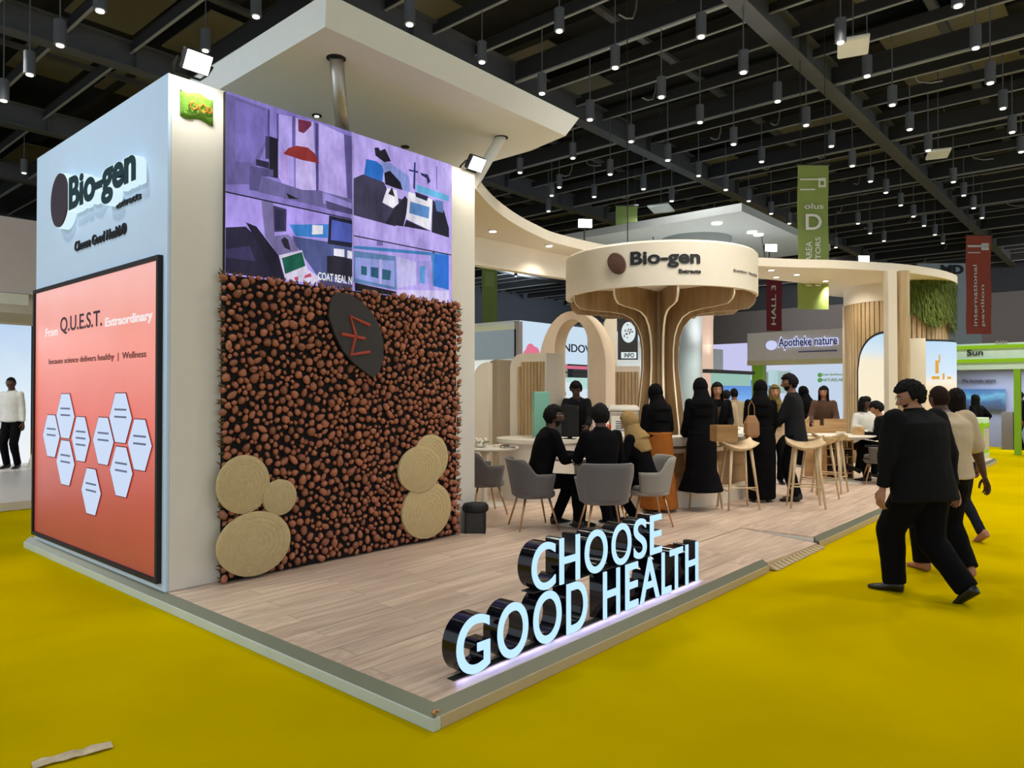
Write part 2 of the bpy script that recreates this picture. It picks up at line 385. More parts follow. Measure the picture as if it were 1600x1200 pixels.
def hang_panel(px, py, z, s, rz, label):
    p = on(px, py, 2, z); t = thing('ceiling_panel', label, 'lamp', p, rz)
    MB().box(-s, -s * .7, 0, s, s * .7, .06).build('housing', M['offw'], t, bevel=.02)
    MB().box(-s * .94, -s * .64, -.01, s * .94, s * .64, .0).build('diffuser', M['offw'], t)
    MB().tube([(0, 0, .06), (0, 0, 3.6)], .012, 6).build('hanger', M['lamp'], t)
hang_panel(1333, 75, 7.6, .36, .3, 'largest flat white panel hanging at the top right of the ceiling')
hang_panel(1466, 242, 7.6, .36, .3, 'small flat white panel hanging in the middle of the right ceiling')
hang_panel(1033, 327, 7.6, .5, .3, 'flat white panel hanging above the small green banner')

# ================================================================ banners
def banner(name, label, xl, xr, yt, yb, D, m, marks=(), vy=0):
    a = deep(xl, yt, D); b = deep(xr, yt + vy, D - (0 if not vy else .0)); H = a.z - deep(xl, yb, D).z
    t = thing('hanging_banner', label, 'banner', ((a + b) / 2 - Vector((0, 0, H))))
    X = (b - a); X.z = 0; w_ = X.length; X.normalize(); Nn = X.cross(Vector((0, 0, 1)))
    ang = math.atan2(X.y, X.x); t.rotation_euler = (0, 0, ang)
    mb = MB(); N_ = 16
    fr = [[(-w_ / 2, .02 * math.sin(i * .7), H * i / N_), (w_ / 2, .02 * math.sin(i * .7 + .4), H * i / N_), (w_ / 2, .006 + .02 * math.sin(i * .7 + .4), H * i / N_), (-w_ / 2, .006 + .02 * math.sin(i * .7), H * i / N_)] for i in range(N_ + 1)]
    mb.loft(fr).build('cloth', m, t)
    MB().tube([(-w_ / 2 - .03, 0, H + .01), (w_ / 2 + .03, 0, H + .01)], .025, 8).build('rail', M['dsteel'], t)
    for s in (-1, 1): MB().tube([(s * w_ * .4, 0, H), (s * w_ * .4, 0, 11.19 - (a.z - H))], .008, 5).build('wire', M['dsteel'], t)
    for mk in marks:
        kind, u0, u1, v0, v1, arg = mk      # fractions of width (from left) and height (from top)
        p0 = Vector(((u0 - .5) * w_, -.03, H * (1 - v1)))
        if kind == 'bar': MB().box(p0.x, -.034, p0.z, (u1 - .5) * w_, -.028, H * (1 - v0)).build('print', arg, t)
        elif kind == 'text': text_on('lettering', arg, p0, (1, 0, 0), (0, 0, 1), (u1 - u0) * w_, (v1 - v0) * H, M['wtxt'], t, .003, .012)
        elif kind == 'up': text_on('lettering', arg, ((u1 - .5) * w_, -.03, H * (1 - v1)), (0, 0, 1), (-1, 0, 0), (v1 - v0) * H, (u1 - u0) * w_, M['wtxt'], t, .003, .01)
    return t
gm_ = [('bar', .66, .9, .09, .11, M['wtxt']), ('bar', .66, .72, .11, .14, M['wtxt']), ('bar', .84, .9, .11, .14, M['wtxt']), ('bar', .66, .9, .14, .155, M['wtxt']),
       ('bar', .06, .66, .095, .105, M['wtxt']), ('bar', .06, .55, .165, .175, M['wtxt']), ('text', .2, .82, .265, .305, 'olus'), ('text', .24, .76, .34, .45, 'D'),
       ('up', .24, .44, .53, .84, 'FOOD AREA'), ('up', .55, .72, .50, .84, 'EXHIBITORS')]
banner('hanging_banner', 'tall green banner with a big white letter D', 1246, 1294, 262, 487, 15, M['green'], gm_, -7)
banner('hanging_banner', 'short plain green banner above the round tree canopy', 962, 996, 322, 372, 22, M['green'])
banner('hanging_banner', 'narrow green banner against the dark wall beside the tower', 753, 777, 330, 520, 27, M['green'], [('bar', .2, .8, .5, .62, mat('pale_green_print', (150, 170, 100), .8))])
rm_ = [('bar', .05, .9, .1, .12, M['wtxt']), ('bar', .6, .9, .08, .15, M['wtxt']), ('bar', .05, .55, .17, .18, M['wtxt']), ('up', .25, .42, .3, .92, 'international'), ('up', .56, .74, .5, .92, 'pavilion')]
banner('hanging_banner', 'red banner with white upright lettering at the far right', 1509, 1548, 369, 523, 28, M['red'], rm_, -2)
banner('hanging_banner', 'dark red banner behind the right end of the tree canopy', 1197, 1221, 330, 517, 31, M['dred'], [('up', .3, .6, .62, .95, 'HALL 3')])

# ================================================================ platform
PF = thing('exhibition_platform', 'low wooden stand platform with pale edging on the yellow carpet', 'platform', (0, 0, 0))
XE = 17.2
MB().box(.03, .822, .0, XE, 6.17, .094).box(.03, .03, 0, 4.02, .822, .094).box(5.35, .03, 0, XE, .822, .094).build('base', M['white'], PF)
M['edgeL'] = mat('edging_pale', (196, 206, 196), .45, var=.1, scale=3); M['edgeR'] = mat('edging_beige', (190, 170, 132), .45, var=.08, scale=3); M['rim'] = mat('edging_rim', (122, 124, 104), .4, .3)
MB().box(-.02, -.02, 0, .03, 6.17, .062).build('skirting', M['edgeL'], PF, bevel=.004)
MB().box(.03, -.02, 0, 4.02, .03, .062).build('skirting', M['edgeR'], PF, bevel=.004)
MB().box(5.35, -.02, 0, XE, .03, .062).build('skirting', M['edgeR'], PF, bevel=.004)
ri = MB().add([(-.012, -.012, .062), (.04, .04, .108), (.04, 6.17, .108), (-.012, 6.17, .062), (-.012, -.012, .04), (.04, .04, .04), (.04, 6.17, .04), (-.012, 6.17, .04)], [(0, 1, 2, 3), (0, 4, 5, 1), (3, 2, 6, 7), (4, 7, 6, 5), (0, 3, 7, 4), (1, 5, 6, 2)])
ri.build('metal_rim', M['rim'], PF)
for a, b in ((.04, 4.02), (5.35, XE)):
    MB().add([(a - .05 if a < 1 else a, -.012, .062), (a, .04, .108), (b, .04, .108), (b, -.012, .062), (a - .05 if a < 1 else a, -.012, .04), (a, .04, .04), (b, .04, .04), (b, -.012, .04)], [(0, 1, 2, 3), (0, 4, 5, 1), (3, 2, 6, 7), (4, 7, 6, 5), (0, 3, 7, 4), (1, 5, 6, 2)]).build('metal_rim', M['rim'], PF)
MB().ball((-.01, -.012, .09), .014, 8, 6).ball((.014, -.016, .092), .011, 8, 6).build('corner_bolt', M['gold'], PF, smooth=True)
# planks: each one a piece near the lens, joined farther away
PW, PL_ = .195, 1.22
pl_me = MB().box(0, 0, 0, PL_ - .004, PW - .004, .014).mesh('plank', M['plank'])
far = MB(); near = []
for j in range(31):
    y = .042 + j * PW
    off = -(j * .47 % 1.0) * PL_
    for i in range(15):
        x = .042 + off + i * PL_; x1 = x + PL_ - .004; x = max(x, .042); x1 = min(x1, XE)
        if x1 - x < .06: continue
        for x, x1 in ([(x, min(x1, 4.018)), (max(x, 5.352), x1)] if j < 4 else [(x, x1)]):
            if x1 - x < .03: continue
            if x < 6.2 and y < 3.0: near.append((x, x1, y))
            else: far.box(x, y, .094, x1, y + PW - .004, .108 - .002 * random.random())
for (x, x1, y) in near:
    o = bpy.data.objects.new('plank', pl_me); C.objects.link(o); o.parent = PF; o.location = (x, y, .094 - .0015 * random.random())
    o.scale = ((x1 - x) / (PL_ - .004), 1, 1)
struct(far.build('planks', M['plank'], PF), 'stuff')
# ramp section let into the platform edge
rp = thing('access_ramp', 'sunken wooden access ramp cut into the platform edge', 'ramp', (4.02, 0, 0))
MB().add([(.01, .812, .1), (1.32, .812, .1), (1.32, 0, .05), (.01, 0, .085), (.01, .812, 0), (1.32, .812, 0), (1.32, 0, 0), (.01, 0, 0)], [(0, 1, 2, 3), (4, 7, 6, 5), (0, 4, 5, 1), (2, 6, 7, 3), (1, 5, 6, 2), (0, 3, 7, 4)]).build('ramp_board', M['plank'], rp)
fr = MB()
for i in range(14): x = .05 + i * .093; fr.add([(x, -.0, .02), (x + .06, 0, .02), (x + .09, -.07, .004), (x + .03, -.06, .004), (x, 0, .05 - i * .001), (x + .06, 0, .05 - i * .001), (x + .09, -.07, .012), (x + .03, -.06, .012)], [(0, 3, 2, 1), (4, 5, 6, 7), (0, 1, 5, 4), (1, 2, 6, 5), (2, 3, 7, 6), (3, 0, 4, 7)])
fr.build('frayed_edge', M['edgeR'], rp)
# torn tape on the carpet
a = ground(50, 1199, 0); b = ground(175, 1166, 0)
tp = MB(); d = (b - a); d.z = 0; nn = Vector((-d.y, d.x, 0)).normalized() * .035; rings = []
for i in range(9):
    t_ = i / 8; c = a.lerp(b, t_) + Vector((0, 0, .004 + .008 * abs(math.sin(i * 1.9)))); w_ = 1 + .15 * math.sin(i * 2.3)
    rings.append([c - nn * w_, c + nn * w_, c + nn * w_ + Vector((0, 0, .003)), c - nn * w_ + Vector((0, 0, .003))])
M['tape'] = mat('dirty_tape', (205, 190, 160), .5, var=.5, scale=18)
tag(tp.loft(rings).build('tape_strip', M['tape']), 'torn dirty white tape strip lying on the yellow carpet', 'tape')

# ================================================================ tower
X0, X1, Y0, Y1, ZT = .04, 3.335, 2.955, 6.0, 4.0
T = thing('exhibition_tower', 'tall white tower block with a pale blue side panel and video screen', 'tower', (0, 0, 0))
MB().box(X0 + .012, Y0, .108, X1, Y1, ZT).build('body', M['white'], T, bevel=.006)
MB().box(X0 - .012, Y0 + .0, .108, X0 + .012, Y1, ZT).build('side_panel', M['pale'], T, bevel=.003)
rebase(T, (X0, Y0, .108))
# left lightbox poster
def U(px, py, x=X0 - .012): return on(px, py, 0, x)
yl, yr, zb, zt = 5.93, 3.06, .2, 2.6
P = thing('lightbox_poster', 'black framed red lightbox poster on the tower side with white hexagons', 'poster', (X0 - .02, yr, zb))
f = MB(); e = .035
for bx in ((yr - e, zb - e, yr, zt + e), (yl, zb - e, yl + e, zt + e), (yr, zb - e, yl, zb), (yr, zt, yl, zt + e)): f.box(X0 - .05, bx[0], bx[1], X0 - .012, bx[2], bx[3])
f.build('frame', M['mblack'], P)
pm_ = gradient('red_poster', [(0, (150, 48, 34)), (.25, (188, 60, 44)), (.5, (226, 88, 66)), (.75, (246, 140, 120)), (1, (252, 186, 180))], zb, zt, .9)
MB().box(X0 - .03, yr, zb, X0 - .013, yl, zt).build('backlit_print', pm_, P)
hexm = glow('hexagon_white', (206, 222, 250), .9); hexe = mat('hexagon_edge', (120, 20, 40), .5); inkb = mat('faint_ink', (110, 120, 160), .6)
def hexa(cx, cy, hw, hh, lines):
    cs = []
    c = U(cx, cy, X0 - .036)
    ry = abs(U(cx - hw, cy, X0 - .036).y - U(cx + hw, cy, X0 - .036).y) / 2; rz_ = abs(U(cx, cy - hh).z - U(cx, cy + hh).z) / 2
    for k in (1.04, 1.0):
        pts = [(c.x - (.001 if k == 1 else 0), c.y - ry * q[0] * k, c.z + rz_ * q[1] * k) for q in ((-.45, 1), (.45, 1), (1, 0), (.45, -1), (-.45, -1), (-1, 0))]
        cs.append(pts)
    h = MB().poly(cs[0], (.005, 0, 0)).build('hexagon', hexe, P)
    MB().poly(cs[1], (.004, 0, 0)).build('white_face', hexm, h)
    l = MB()
    for i in range(lines): l.box(c.x - .004, c.y - ry * .55, c.z + rz_ * (.3 - .3 * i), c.x - .002, c.y + ry * .5, c.z + rz_ * (.38 - .3 * i))
    l.build('faint_text', inkb, h)
for h_ in [(102, 650, 14, 34, 2), (80, 681, 13, 32, 2), (126, 686, 14, 34, 3), (102, 723, 14, 34, 2), (188, 653, 17.5, 38, 2), (161, 689, 16, 36, 2), (218, 695, 18.5, 39, 2), (189, 737, 17.5, 38, 2), (142, 768, 15, 35, 2)]:
    hexa(*h_)
def ut(name, s, xl, xr, yb_l, yb_r, h, m, par, **k):
    xf = X0 - k.get('off', .032) - k.get('depth', .002); a = U(xl, yb_l, xf); b = U(xr, yb_r, xf); z0 = a.z; w_ = a.y - b.y; H = U(xl, yb_l - h, xf).z - z0
    return text_on(name, s, (X0 - k.pop('off', .032), a.y, (a.z + b.z) / 2), (0, -1, 0), (0, 0, 1), w_, H, m, par, k.pop('depth', .002), **k)
plum = mat('plum_ink', (48, 14, 44), .5); whit = glow('white_print', (250, 240, 240), .9); brn = mat('brown_ink', (70, 24, 16), .5)
ut('lettering', 'From', 71, 90, 527, 524, 13, whit, P, bold=.02)
ut('lettering', 'Q.U.E.S.T.', 94, 159, 523, 514, 27, plum, P, bold=.012)
ut('lettering', 'Extraordinary', 164, 238, 515, 504, 18, whit, P, bold=.025)
ut('lettering', 'because science delivers healthy  |  Wellness', 76, 228, 572, 561, 11, brn, P, bold=.01)
rebase(P, (X0 - .02, yr, zb))
# tower logo: medallion, name, two small lines
disc = mat('dark_medallion', (52, 40, 52), .45, var=.2, scale=30, bump=.3, bscale=40); halo = glow('halo_white', (214, 240, 250), 1.0); dkg = mat('dark_green_letters', (14, 52, 60), .35)
LG = thing('tower_logo_sign', 'raised logo sign with dark medallion and dark green letters on pale blue panel', 'sign', (0, 0, 0))
c = U(92, 313, X0 - .1); ry = abs(U(78, 313).y - U(104, 313).y) / 2; rz_ = abs(U(91, 273).z - U(91, 353).z) / 2
for nm, k, x0_, x1_, mm in (('halo_rim', 1.03, .013, .09, halo), ('medallion', 1.0, .09, .10, disc)):
    rg = [[(X0 - q, c.y + ry * k * math.cos(t * math.pi / 20) * (.97 if q > .09 and nm == 'medallion' and q == x1_ else 1), c.z + rz_ * k * math.sin(t * math.pi / 20)) for t in range(40)] for q in (x0_, x1_)]
    MB().loft(rg).build(nm, mm, LG, auto=40)
ut('letter_body', 'Bio-gen', 106, 211, 345, 300, 67, halo, LG, off=.013, depth=.085, bold=.06)
o1 = ut('letter_face', 'Bio-gen', 107, 211, 344, 299, 66, dkg, LG, off=.098, depth=.006, bold=.035)
ut('lettering', 'Extracts', 181, 219, 325, 311, 11, M['ktxt'], LG, off=.013, depth=.012, bold=.02)
ut('lettering', 'Choose Good Health\u00ae', 116, 196, 392, 366, 16, M['ktxt'], LG, off=.013, depth=.012, bold=.015, shear=.1)
for o in LG.children:       # the name climbs along the panel like the print it copies
    pass
rebase(LG, (X0 - .02, 4.4, 2.8))

# moss patch with little emblem
def Vv(px, py, v=Y0): return on(px, py, 1, v)
moss = mat('moss_green', (108, 158, 48), .9, var=.45, scale=60, bump=.8, bscale=120); orng = mat('orange_emblem', (206, 120, 20), .5)
MS = thing('moss_badge', 'small green moss badge with orange flower marks at the tower top', 'sign', (0, 0, 0))
mb = MB(); a = Vv(281, 137); b = Vv(333, 188); zt_, zb_ = 3.905, 3.70
for k in range(360):
    pass
rings = []
for j in range(9):
    z = zb_ + (zt_ - zb_) * j / 8
    rings.append([(a.x + (b.x - a.x) * i / 14, Y0 - (.0 if i in (0, 14) or j in (0, 8) else .022 + .008 * random.random()), z - .012 * math.sin(i * .6)) for i in range(15)])
mb.loft(rings, False, False).build('moss', moss, MS, smooth=True)
for cx_, r_ in ((.33, .028), (.62, .03), (.80, .02)):
    x_ = a.x + (b.x - a.x) * cx_; q = MB(); z_ = (zt_ + zb_) / 2 - .01
    pts = [(x_ + math.cos(t * math.pi / 6) * r_ * (1.25 if t % 2 else .8), Y0 - .04, z_ + math.sin(t * math.pi / 6) * r_ * (1.25 if t % 2 else .8)) for t in range(13)]
    q.tube(pts, .006, 6).build('emblem_flower', orng, MS, smooth=True)
rebase(MS, (a.x, Y0, zb_))

# flood lights on the tower edge
def flood(loc, rz, label, power, aim):
    t = thing('flood_light', label, 'lamp', loc, rz)
    MB().box(-.11, -.03, -.07, .11, .03, .09).build('housing', M['dsteel'], t, bevel=.015).rotation_euler = (R(35), 0, 0)
    o = MB().box(-.095, -.034, -.06, .095, -.03, .08).build('lens', M['flood'], t, bevel=.01); o.rotation_euler = (R(35), 0, 0); o.location = (0, -.004, 0)
    MB().tube([(-.13, 0, .01), (-.13, .08, -.03), (-.1, .14, -.06), (.1, .14, -.06), (.13, .08, -.03), (.13, 0, .01)], .01, 6).build('bracket', M['dsteel'], t)
    return t
flood((.19, Y0 - .10, 4.1), 0, 'bright square flood light on the tower corner above the moss badge', 0, 0)
flood((3.25, Y0 - .08, 4.06), 0, 'bright square flood light at the right end of the tower top', 0, 0)
light('SPOT', (.19, Y0 - .22, 4.08), 26, (1, .98, .9), (0, .42, -1), .08, spot=150, name='flood_beam')
light('SPOT', (3.22, Y0 - .2, 4.05), 20, (1, .95, .82), (0, .42, -1), .08, spot=150, name='flood_beam')

# ---------------------------------------------------------------- canopy over the tower
CN = thing('tower_canopy', 'large white slab canopy raised above the tower on slanted poles', 'canopy', (0, 0, 0))
zl, zh = 4.5, 4.72
lo = [(.98, 2.33), (4.2, 2.37), (4.33, 3.0), (4.33, 5.6), (1.03, 5.6)]; hi = [(.93, 2.24), (4.34, 2.28), (4.38, 3.0), (4.38, 5.7), (.97, 5.7)]
MB().loft([[(x, y, zl) for x, y in lo], [(x, y, zh) for x, y in hi]]).build('slab', M['offw'], CN)
pb = on(545, 212, 1, 3.05); 
for base, top, r_ in (((1.72, 3.1, 3.9), (1.36, 2.72, 4.51), .062), ((3.43, 3.08, 3.9), (3.76, 2.95, 4.51), .058)):
    o = MB().tube([base, top], r_, 20).build('slanted_pole', M['steel'] if r_ > .06 else M['offw'], CN, smooth=True)
    MB().cyl((top[0], top[1]), r_ * 1.35, zl - .006, zl + .001, 24).build('pole_opening', M['mblack'], o)
for px, py in ((495, 180), (633, 229)):
    c = on(px, py, 2, zl); o = MB().cyl((c.x, c.y), .05, zl - .012, zl, 20).build('recessed_lamp', M['mblack'], CN)
    MB().cyl((c.x, c.y), .025, zl - .016, zl - .012, 16).build('lens', M['lens'] if px < 600 else M['dsteel'], o)
rebase(CN, (.98, 2.33, zl))

# ---------------------------------------------------------------- video wall
VY = Y0 - .045
vx0, vx1, vz0, vz1 = .46, 2.94, 2.53, 3.985
V = thing('video_wall', 'large purple lit video wall showing four laboratory pictures', 'screen', (0, 0, 0))
MB().box(vx0, VY + .004, vz0, vx1, Y0, vz1).build('cabinet', M['mblack'], V)
def quadpanel(name, clip, bg, shapes):
    """one picture: flat printed areas clipped to its rectangle"""
    x0, x1, z0, z1 = clip
    base = MB().box(x0, VY, z0, x1, VY + .004, z1).build('picture', glow('scr_%s' % name, bg, .95), V)
    for k, (col, pts) in enumerate(shapes):
        q = []
        for (cx_, cy_) in pts:
            p = on(330 + cx_ / 3.3333, 120 + cy_ / 3.3333, 1, VY); q.append((p.x, p.z))
        # Sutherland-Hodgman clip to the rectangle
        for ax, lim, sg in ((0, x0, 1), (0, x1, -1), (1, z0, 1), (1, z1, -1)):
            out = []
            for i in range(len(q)):
                A, B = q[i - 1], q[i]; da = (A[ax] - lim) * sg; db = (B[ax] - lim) * sg
                if (da >= 0) != (db >= 0):
                    t_ = da / (da - db); out.append((A[0] + (B[0] - A[0]) * t_, A[1] + (B[1] - A[1]) * t_))
                if db >= 0: out.append(B)
            q = out
            if not q: break
        if len(q) < 3: continue
        y = VY - .0006 * (k + 1)
        MB().poly([(a_, y, b_) for a_, b_ in q], (0, .0004, 0)).build('image_area', glow('scr_%d_%d_%d' % col, col, .95), base)
mx_, mz_ = 1.845, 3.29
sp1 = on(733, 0, 1, VY)
mx_ = on(330 + 735 / 3.3333, 250, 1, VY).x; mz_ = on(400, 310, 1, VY).z
quadpanel('a', (vx0, mx_ - .006, mz_ + .006, vz1), (136, 122, 198), [
 ((108, 98, 160), [(62, 80), (300, 170), (295, 330), (200, 560), (62, 560)]), ((122, 110, 186), [(125, 120), (290, 180), (285, 330), (215, 450), (125, 440)]),
 ((176, 160, 240), [(350, 195), (430, 210), (430, 600), (380, 580), (350, 520)]), ((196, 180, 250), [(440, 215), (530, 235), (550, 590), (440, 590)]),
 ((184, 166, 246), [(560, 240), (690, 300), (705, 640), (560, 590)]), ((70, 62, 120), [(295, 170), (303, 172), (303, 320), (295, 318)]), ((88, 78, 140), [(340, 190), (350, 192), (350, 340), (340, 338)]),
 ((96, 86, 150), [(420, 205), (434, 208), (434, 380), (420, 375)]), ((80, 70, 130), [(540, 240), (556, 245), (556, 600), (545, 600)]), ((92, 82, 140), [(690, 300), (730, 310), (735, 715), (710, 640)]),
 ((110, 40, 70), [(450, 220), (520, 235), (520, 255), (480, 295), (452, 285)]), ((22, 16, 34), [(300, 310), (345, 325), (345, 530), (300, 520)]), ((60, 52, 92), [(280, 310), (300, 312), (300, 430), (280, 428)]),
 ((40, 34, 62), [(230, 430), (298, 445), (298, 480), (232, 462)]), ((84, 78, 128), [(200, 465), (320, 485), (320, 520), (260, 520), (258, 600), (195, 590)]),
 ((176, 150, 220), [(360, 340), (390, 400), (400, 545), (358, 530)]), ((142, 44, 46), [(375, 398), (400, 372), (440, 360), (500, 370), (535, 400), (560, 452), (470, 435), (380, 405)]),
 ((104, 98, 150), [(258, 520), (470, 590), (560, 595), (730, 640), (735, 720), (240, 600)]), ((20, 16, 30), [(388, 606), (455, 640), (400, 635)]), ((150, 138, 210), [(575, 600), (728, 660), (728, 705), (580, 660)]), ((74, 66, 110), [(590, 645), (730, 690), (735, 720), (600, 690)])])
quadpanel('b', (mx_ + .006, vx1, mz_ - .14, vz1), (182, 164, 244), [
 ((34, 104, 190), [(808, 428), (860, 440), (900, 470), (890, 550), (795, 515)]), ((56, 52, 78), [(740, 530), (790, 508), (900, 550), (930, 620), (1000, 640), (960, 780), (740, 720)]),
 ((26, 22, 40), [(905, 765), (950, 690), (1010, 620), (1030, 650), (1000, 780)]), ((24, 20, 36), [(850, 370), (870, 368), (880, 385), (905, 375), (935, 440), (900, 445), (855, 410)]), ((134, 150, 214), [(880, 440), (930, 450), (1030, 520), (1035, 600), (990, 590), (900, 500)]),
 ((14, 12, 28), [(900, 500), (930, 490), (985, 550), (995, 590), (960, 580), (905, 560)]), ((226, 222, 250), [(915, 580), (965, 590), (975, 660), (945, 685), (890, 655)]), ((30, 26, 44), [(920, 610), (940, 575), (955, 625)]),
 ((26, 46, 108), [(1055, 445), (1063, 447), (1060, 590), (1050, 580)]), ((26, 46, 108), [(1027, 482), (1075, 492), (1075, 502), (1027, 490)]), ((26, 36, 88), [(1085, 500), (1125, 510), (1140, 545), (1125, 560), (1120, 530), (1095, 515)]),
 ((96, 176, 220), [(1065, 560), (1235, 620), (1235, 650), (1070, 600)]), ((232, 228, 252), [(1025, 600), (1150, 640), (1140, 800), (1012, 740)]), ((90, 138, 200), [(1035, 650), (1135, 680), (1130, 740), (1028, 710)]), ((28, 30, 66), [(1060, 600), (1128, 625), (1120, 648), (1062, 625)]),
 ((20, 20, 40), [(1150, 640), (1210, 700), (1235, 790), (1235, 838), (1145, 810)]), ((90, 120, 180), [(1160, 640), (1205, 650), (1205, 710), (1170, 700)]), ((120, 108, 190), [(1168, 465), (1174, 467), (1174, 590), (1168, 590)]), ((24, 22, 40), [(1012, 745), (1140, 805), (1000, 780)])])
quadpanel('c', (vx0, mx_ - .006, vz0, mz_ - .006), (170, 150, 238), [
 ((30, 24, 50), [(64, 785), (180, 780), (300, 900), (385, 1060), (62, 1020)]), ((50, 44, 84), [(64, 900), (200, 880), (230, 960), (64, 940)]), ((22, 18, 40), [(180, 758), (235, 780), (350, 930), (385, 1060), (330, 1040), (250, 880)]),
 ((120, 110, 160), [(260, 645), (322, 655), (330, 830), (400, 820), (440, 860), (450, 905), (350, 930), (280, 830)]), ((58, 52, 90), [(322, 670), (392, 690), (390, 805), (328, 808)]), ((40, 36, 70), [(335, 690), (380, 700), (380, 800), (335, 798)]), ((30, 24, 46), [(362, 850), (380, 835), (400, 850), (412, 905), (380, 890)]),
 ((56, 128, 206), [(405, 770), (610, 768), (605, 840), (440, 830)]), ((74, 84, 136), [(420, 830), (605, 860), (730, 890), (735, 1080), (560, 1050), (440, 880)]), ((236, 230, 252), [(525, 772), (580, 775), (580, 820), (522, 822)]),
 ((16, 20, 46), [(612, 722), (732, 748), (732, 890), (605, 870)]), ((74, 88, 176), [(625, 745), (730, 768), (730, 865), (620, 850)]), ((214, 206, 230), [(350, 930), (470, 903), (500, 1005), (565, 1045), (545, 1080), (385, 1055)]), ((10, 88, 70), [(365, 945), (470, 913), (488, 985), (382, 1028)]),
 ((190, 70, 110), [(430, 1045), (450, 1040), (450, 1060), (432, 1060)]), ((190, 70, 110), [(485, 1035), (515, 1022), (520, 1042), (480, 1050)]), ((28, 24, 40), [(600, 935), (660, 930), (732, 955), (735, 1070), (600, 1030)]), ((220, 216, 244), [(635, 895), (690, 900), (690, 940), (635, 932)]), ((220, 216, 244), [(705, 905), (730, 910), (730, 948), (705, 945)]),
 ((70, 64, 100), [(560, 1050), (735, 1085), (735, 1120), (560, 1090)])])
quadpanel('d', (mx_ + .006, vx1, vz0, mz_ - .152), (178, 160, 244), [
 ((62, 128, 190), [(742, 880), (860, 888), (1150, 915), (1235, 925), (1235, 1110), (1155, 1090), (1145, 930), (742, 895)]), ((94, 130, 180), [(742, 905), (960, 935), (965, 1110), (742, 1070)]), ((150, 160, 226), [(750, 940), (955, 960), (955, 1095), (750, 1050)]),
 ((30, 90, 110), [(780, 985), (810, 990), (810, 1035), (780, 1030)]), ((34, 84, 118), [(830, 990), (870, 995), (870, 1050), (830, 1040)]), ((40, 96, 120), [(890, 1000), (935, 1010), (930, 1060), (890, 1055)]), ((200, 190, 244), [(875, 950), (885, 952), (885, 1080), (875, 1078)]),
 ((190, 184, 236), [(968, 935), (1065, 965), (1065, 1085), (968, 1100)]), ((160, 152, 222), [(1070, 960), (1150, 960), (1150, 1080), (1070, 1080)]), ((84, 150, 214), [(1085, 985), (1112, 988), (1110, 1080), (1085, 1070)]), ((34, 104, 200), [(1160, 925), (1235, 930), (1235, 1110), (1160, 1085)]),
 ((120, 108, 180), [(860, 755), (892, 762), (892, 880), (860, 880)]), ((90, 80, 150), [(1125, 820), (1133, 822), (1133, 900), (1125, 900)]), ((60, 60, 130), [(1150, 828), (1160, 830), (1160, 925), (1150, 920)]), ((14, 12, 24), [(745, 1072), (870, 1100), (960, 1120), (960, 1140), (745, 1115)]), ((204, 194, 250), [(965, 1110), (1235, 1115), (1235, 1190), (965, 1140)])])
p = on(330 + 550 / 3.3333, 120 + 1040 / 3.3333, 1, VY); q = on(330 + 728 / 3.3333, 120 + 1045 / 3.3333, 1, VY)
text_on('screen_lettering', 'COAT REAL N', (p.x, VY - .016, p.z - .03), (1, 0, 0), (0, 0, 1), q.x - p.x, .07, glow('scr_txt', (240, 236, 250), .95), V, .001, .02)
sm = MB().box(mx_ - .006, VY - .014, vz0, mx_ + .006, VY, vz1).build('seam', glow('scr_seam', (186, 170, 240), .7), V)
rebase(V, (vx0, Y0, vz0))

# ---------------------------------------------------------------- nut wall
NW = thing('nut_wall', 'wall panel covered with brown nuts below the video wall', 'wall panel', (0, 0, 0))
nx0, nx1, nz0, nz1 = .42, 3.03, .112, 2.525
MB().box(nx0 + .03, Y0 - .05, nz0, nx1 - .03, Y0, nz1).build('backing', mat('dark_backing', (20, 14, 12), .95, var=.5, scale=20), NW)
M['nut'] = mat('nut_shell', (168, 104, 74), .42, var=.35, scale=22, bump=.35, bscale=90, rnd=.35)
nut_meshes = []
for k in range(5):
    bm = bmesh.new(); bmesh.ops.create_icosphere(bm, subdivisions=2 if k < 3 else 2, radius=1)
    sd = Vector((k * 7.3, 2, 5))
    for v in bm.verts:
        d = v.co.normalized(); v.co = d * (1 + .28 * noise.noise(d * 1.3 + sd)); v.co.z *= 1 + .25 * (k % 2); v.co.x *= .92 + .1 * (k % 3)
    me = bpy.data.meshes.new('nut'); bm.to_mesh(me); bm.free(); me.materials.append(M['nut']); me.polygons.foreach_set('use_smooth', [True] * len(me.polygons)); nut_meshes.append(me)
# clear areas: plaque and jute discs
plq = [Vv(px, py, Y0 - .1) for px, py in ((515, 468), (522, 459), (534, 457), (548, 461), (562, 470), (578, 486), (590, 506), (597, 530), (598, 560), (592, 580), (582, 590), (570, 582), (550, 566), (535, 548), (522, 522), (513, 495))]
JD = [((382, 757), 41, 46), ((397, 849), 57, 50), ((437, 777), 26, 28), ((674, 716), 27, 37), ((655, 733), 33, 36), ((667, 797), 38, 44)]
discs = []
for (cx_, cy_), rw, rh in JD:
    c = Vv(cx_, cy_, Y0 - .11); rx = abs(Vv(cx_ + rw, cy_, Y0 - .11).x - Vv(cx_ - rw, cy_, Y0 - .11).x) / 2; rz_ = abs(Vv(cx_, cy_ - rh, Y0 - .11).z - Vv(cx_, cy_ + rh, Y0 - .11).z) / 2
    discs.append((c.x, c.z, rx, rz_))
def in_poly(x, z):
    s = False; n_ = len(plq)
    for i in range(n_):
        a_, b_ = plq[i - 1], plq[i]
        if (a_.z > z) != (b_.z > z) and x < (b_.x - a_.x) * (z - a_.z) / (b_.z - a_.z) + a_.x: s = not s
    return s
rnd = random.Random(11); cell = {}; nuts = []
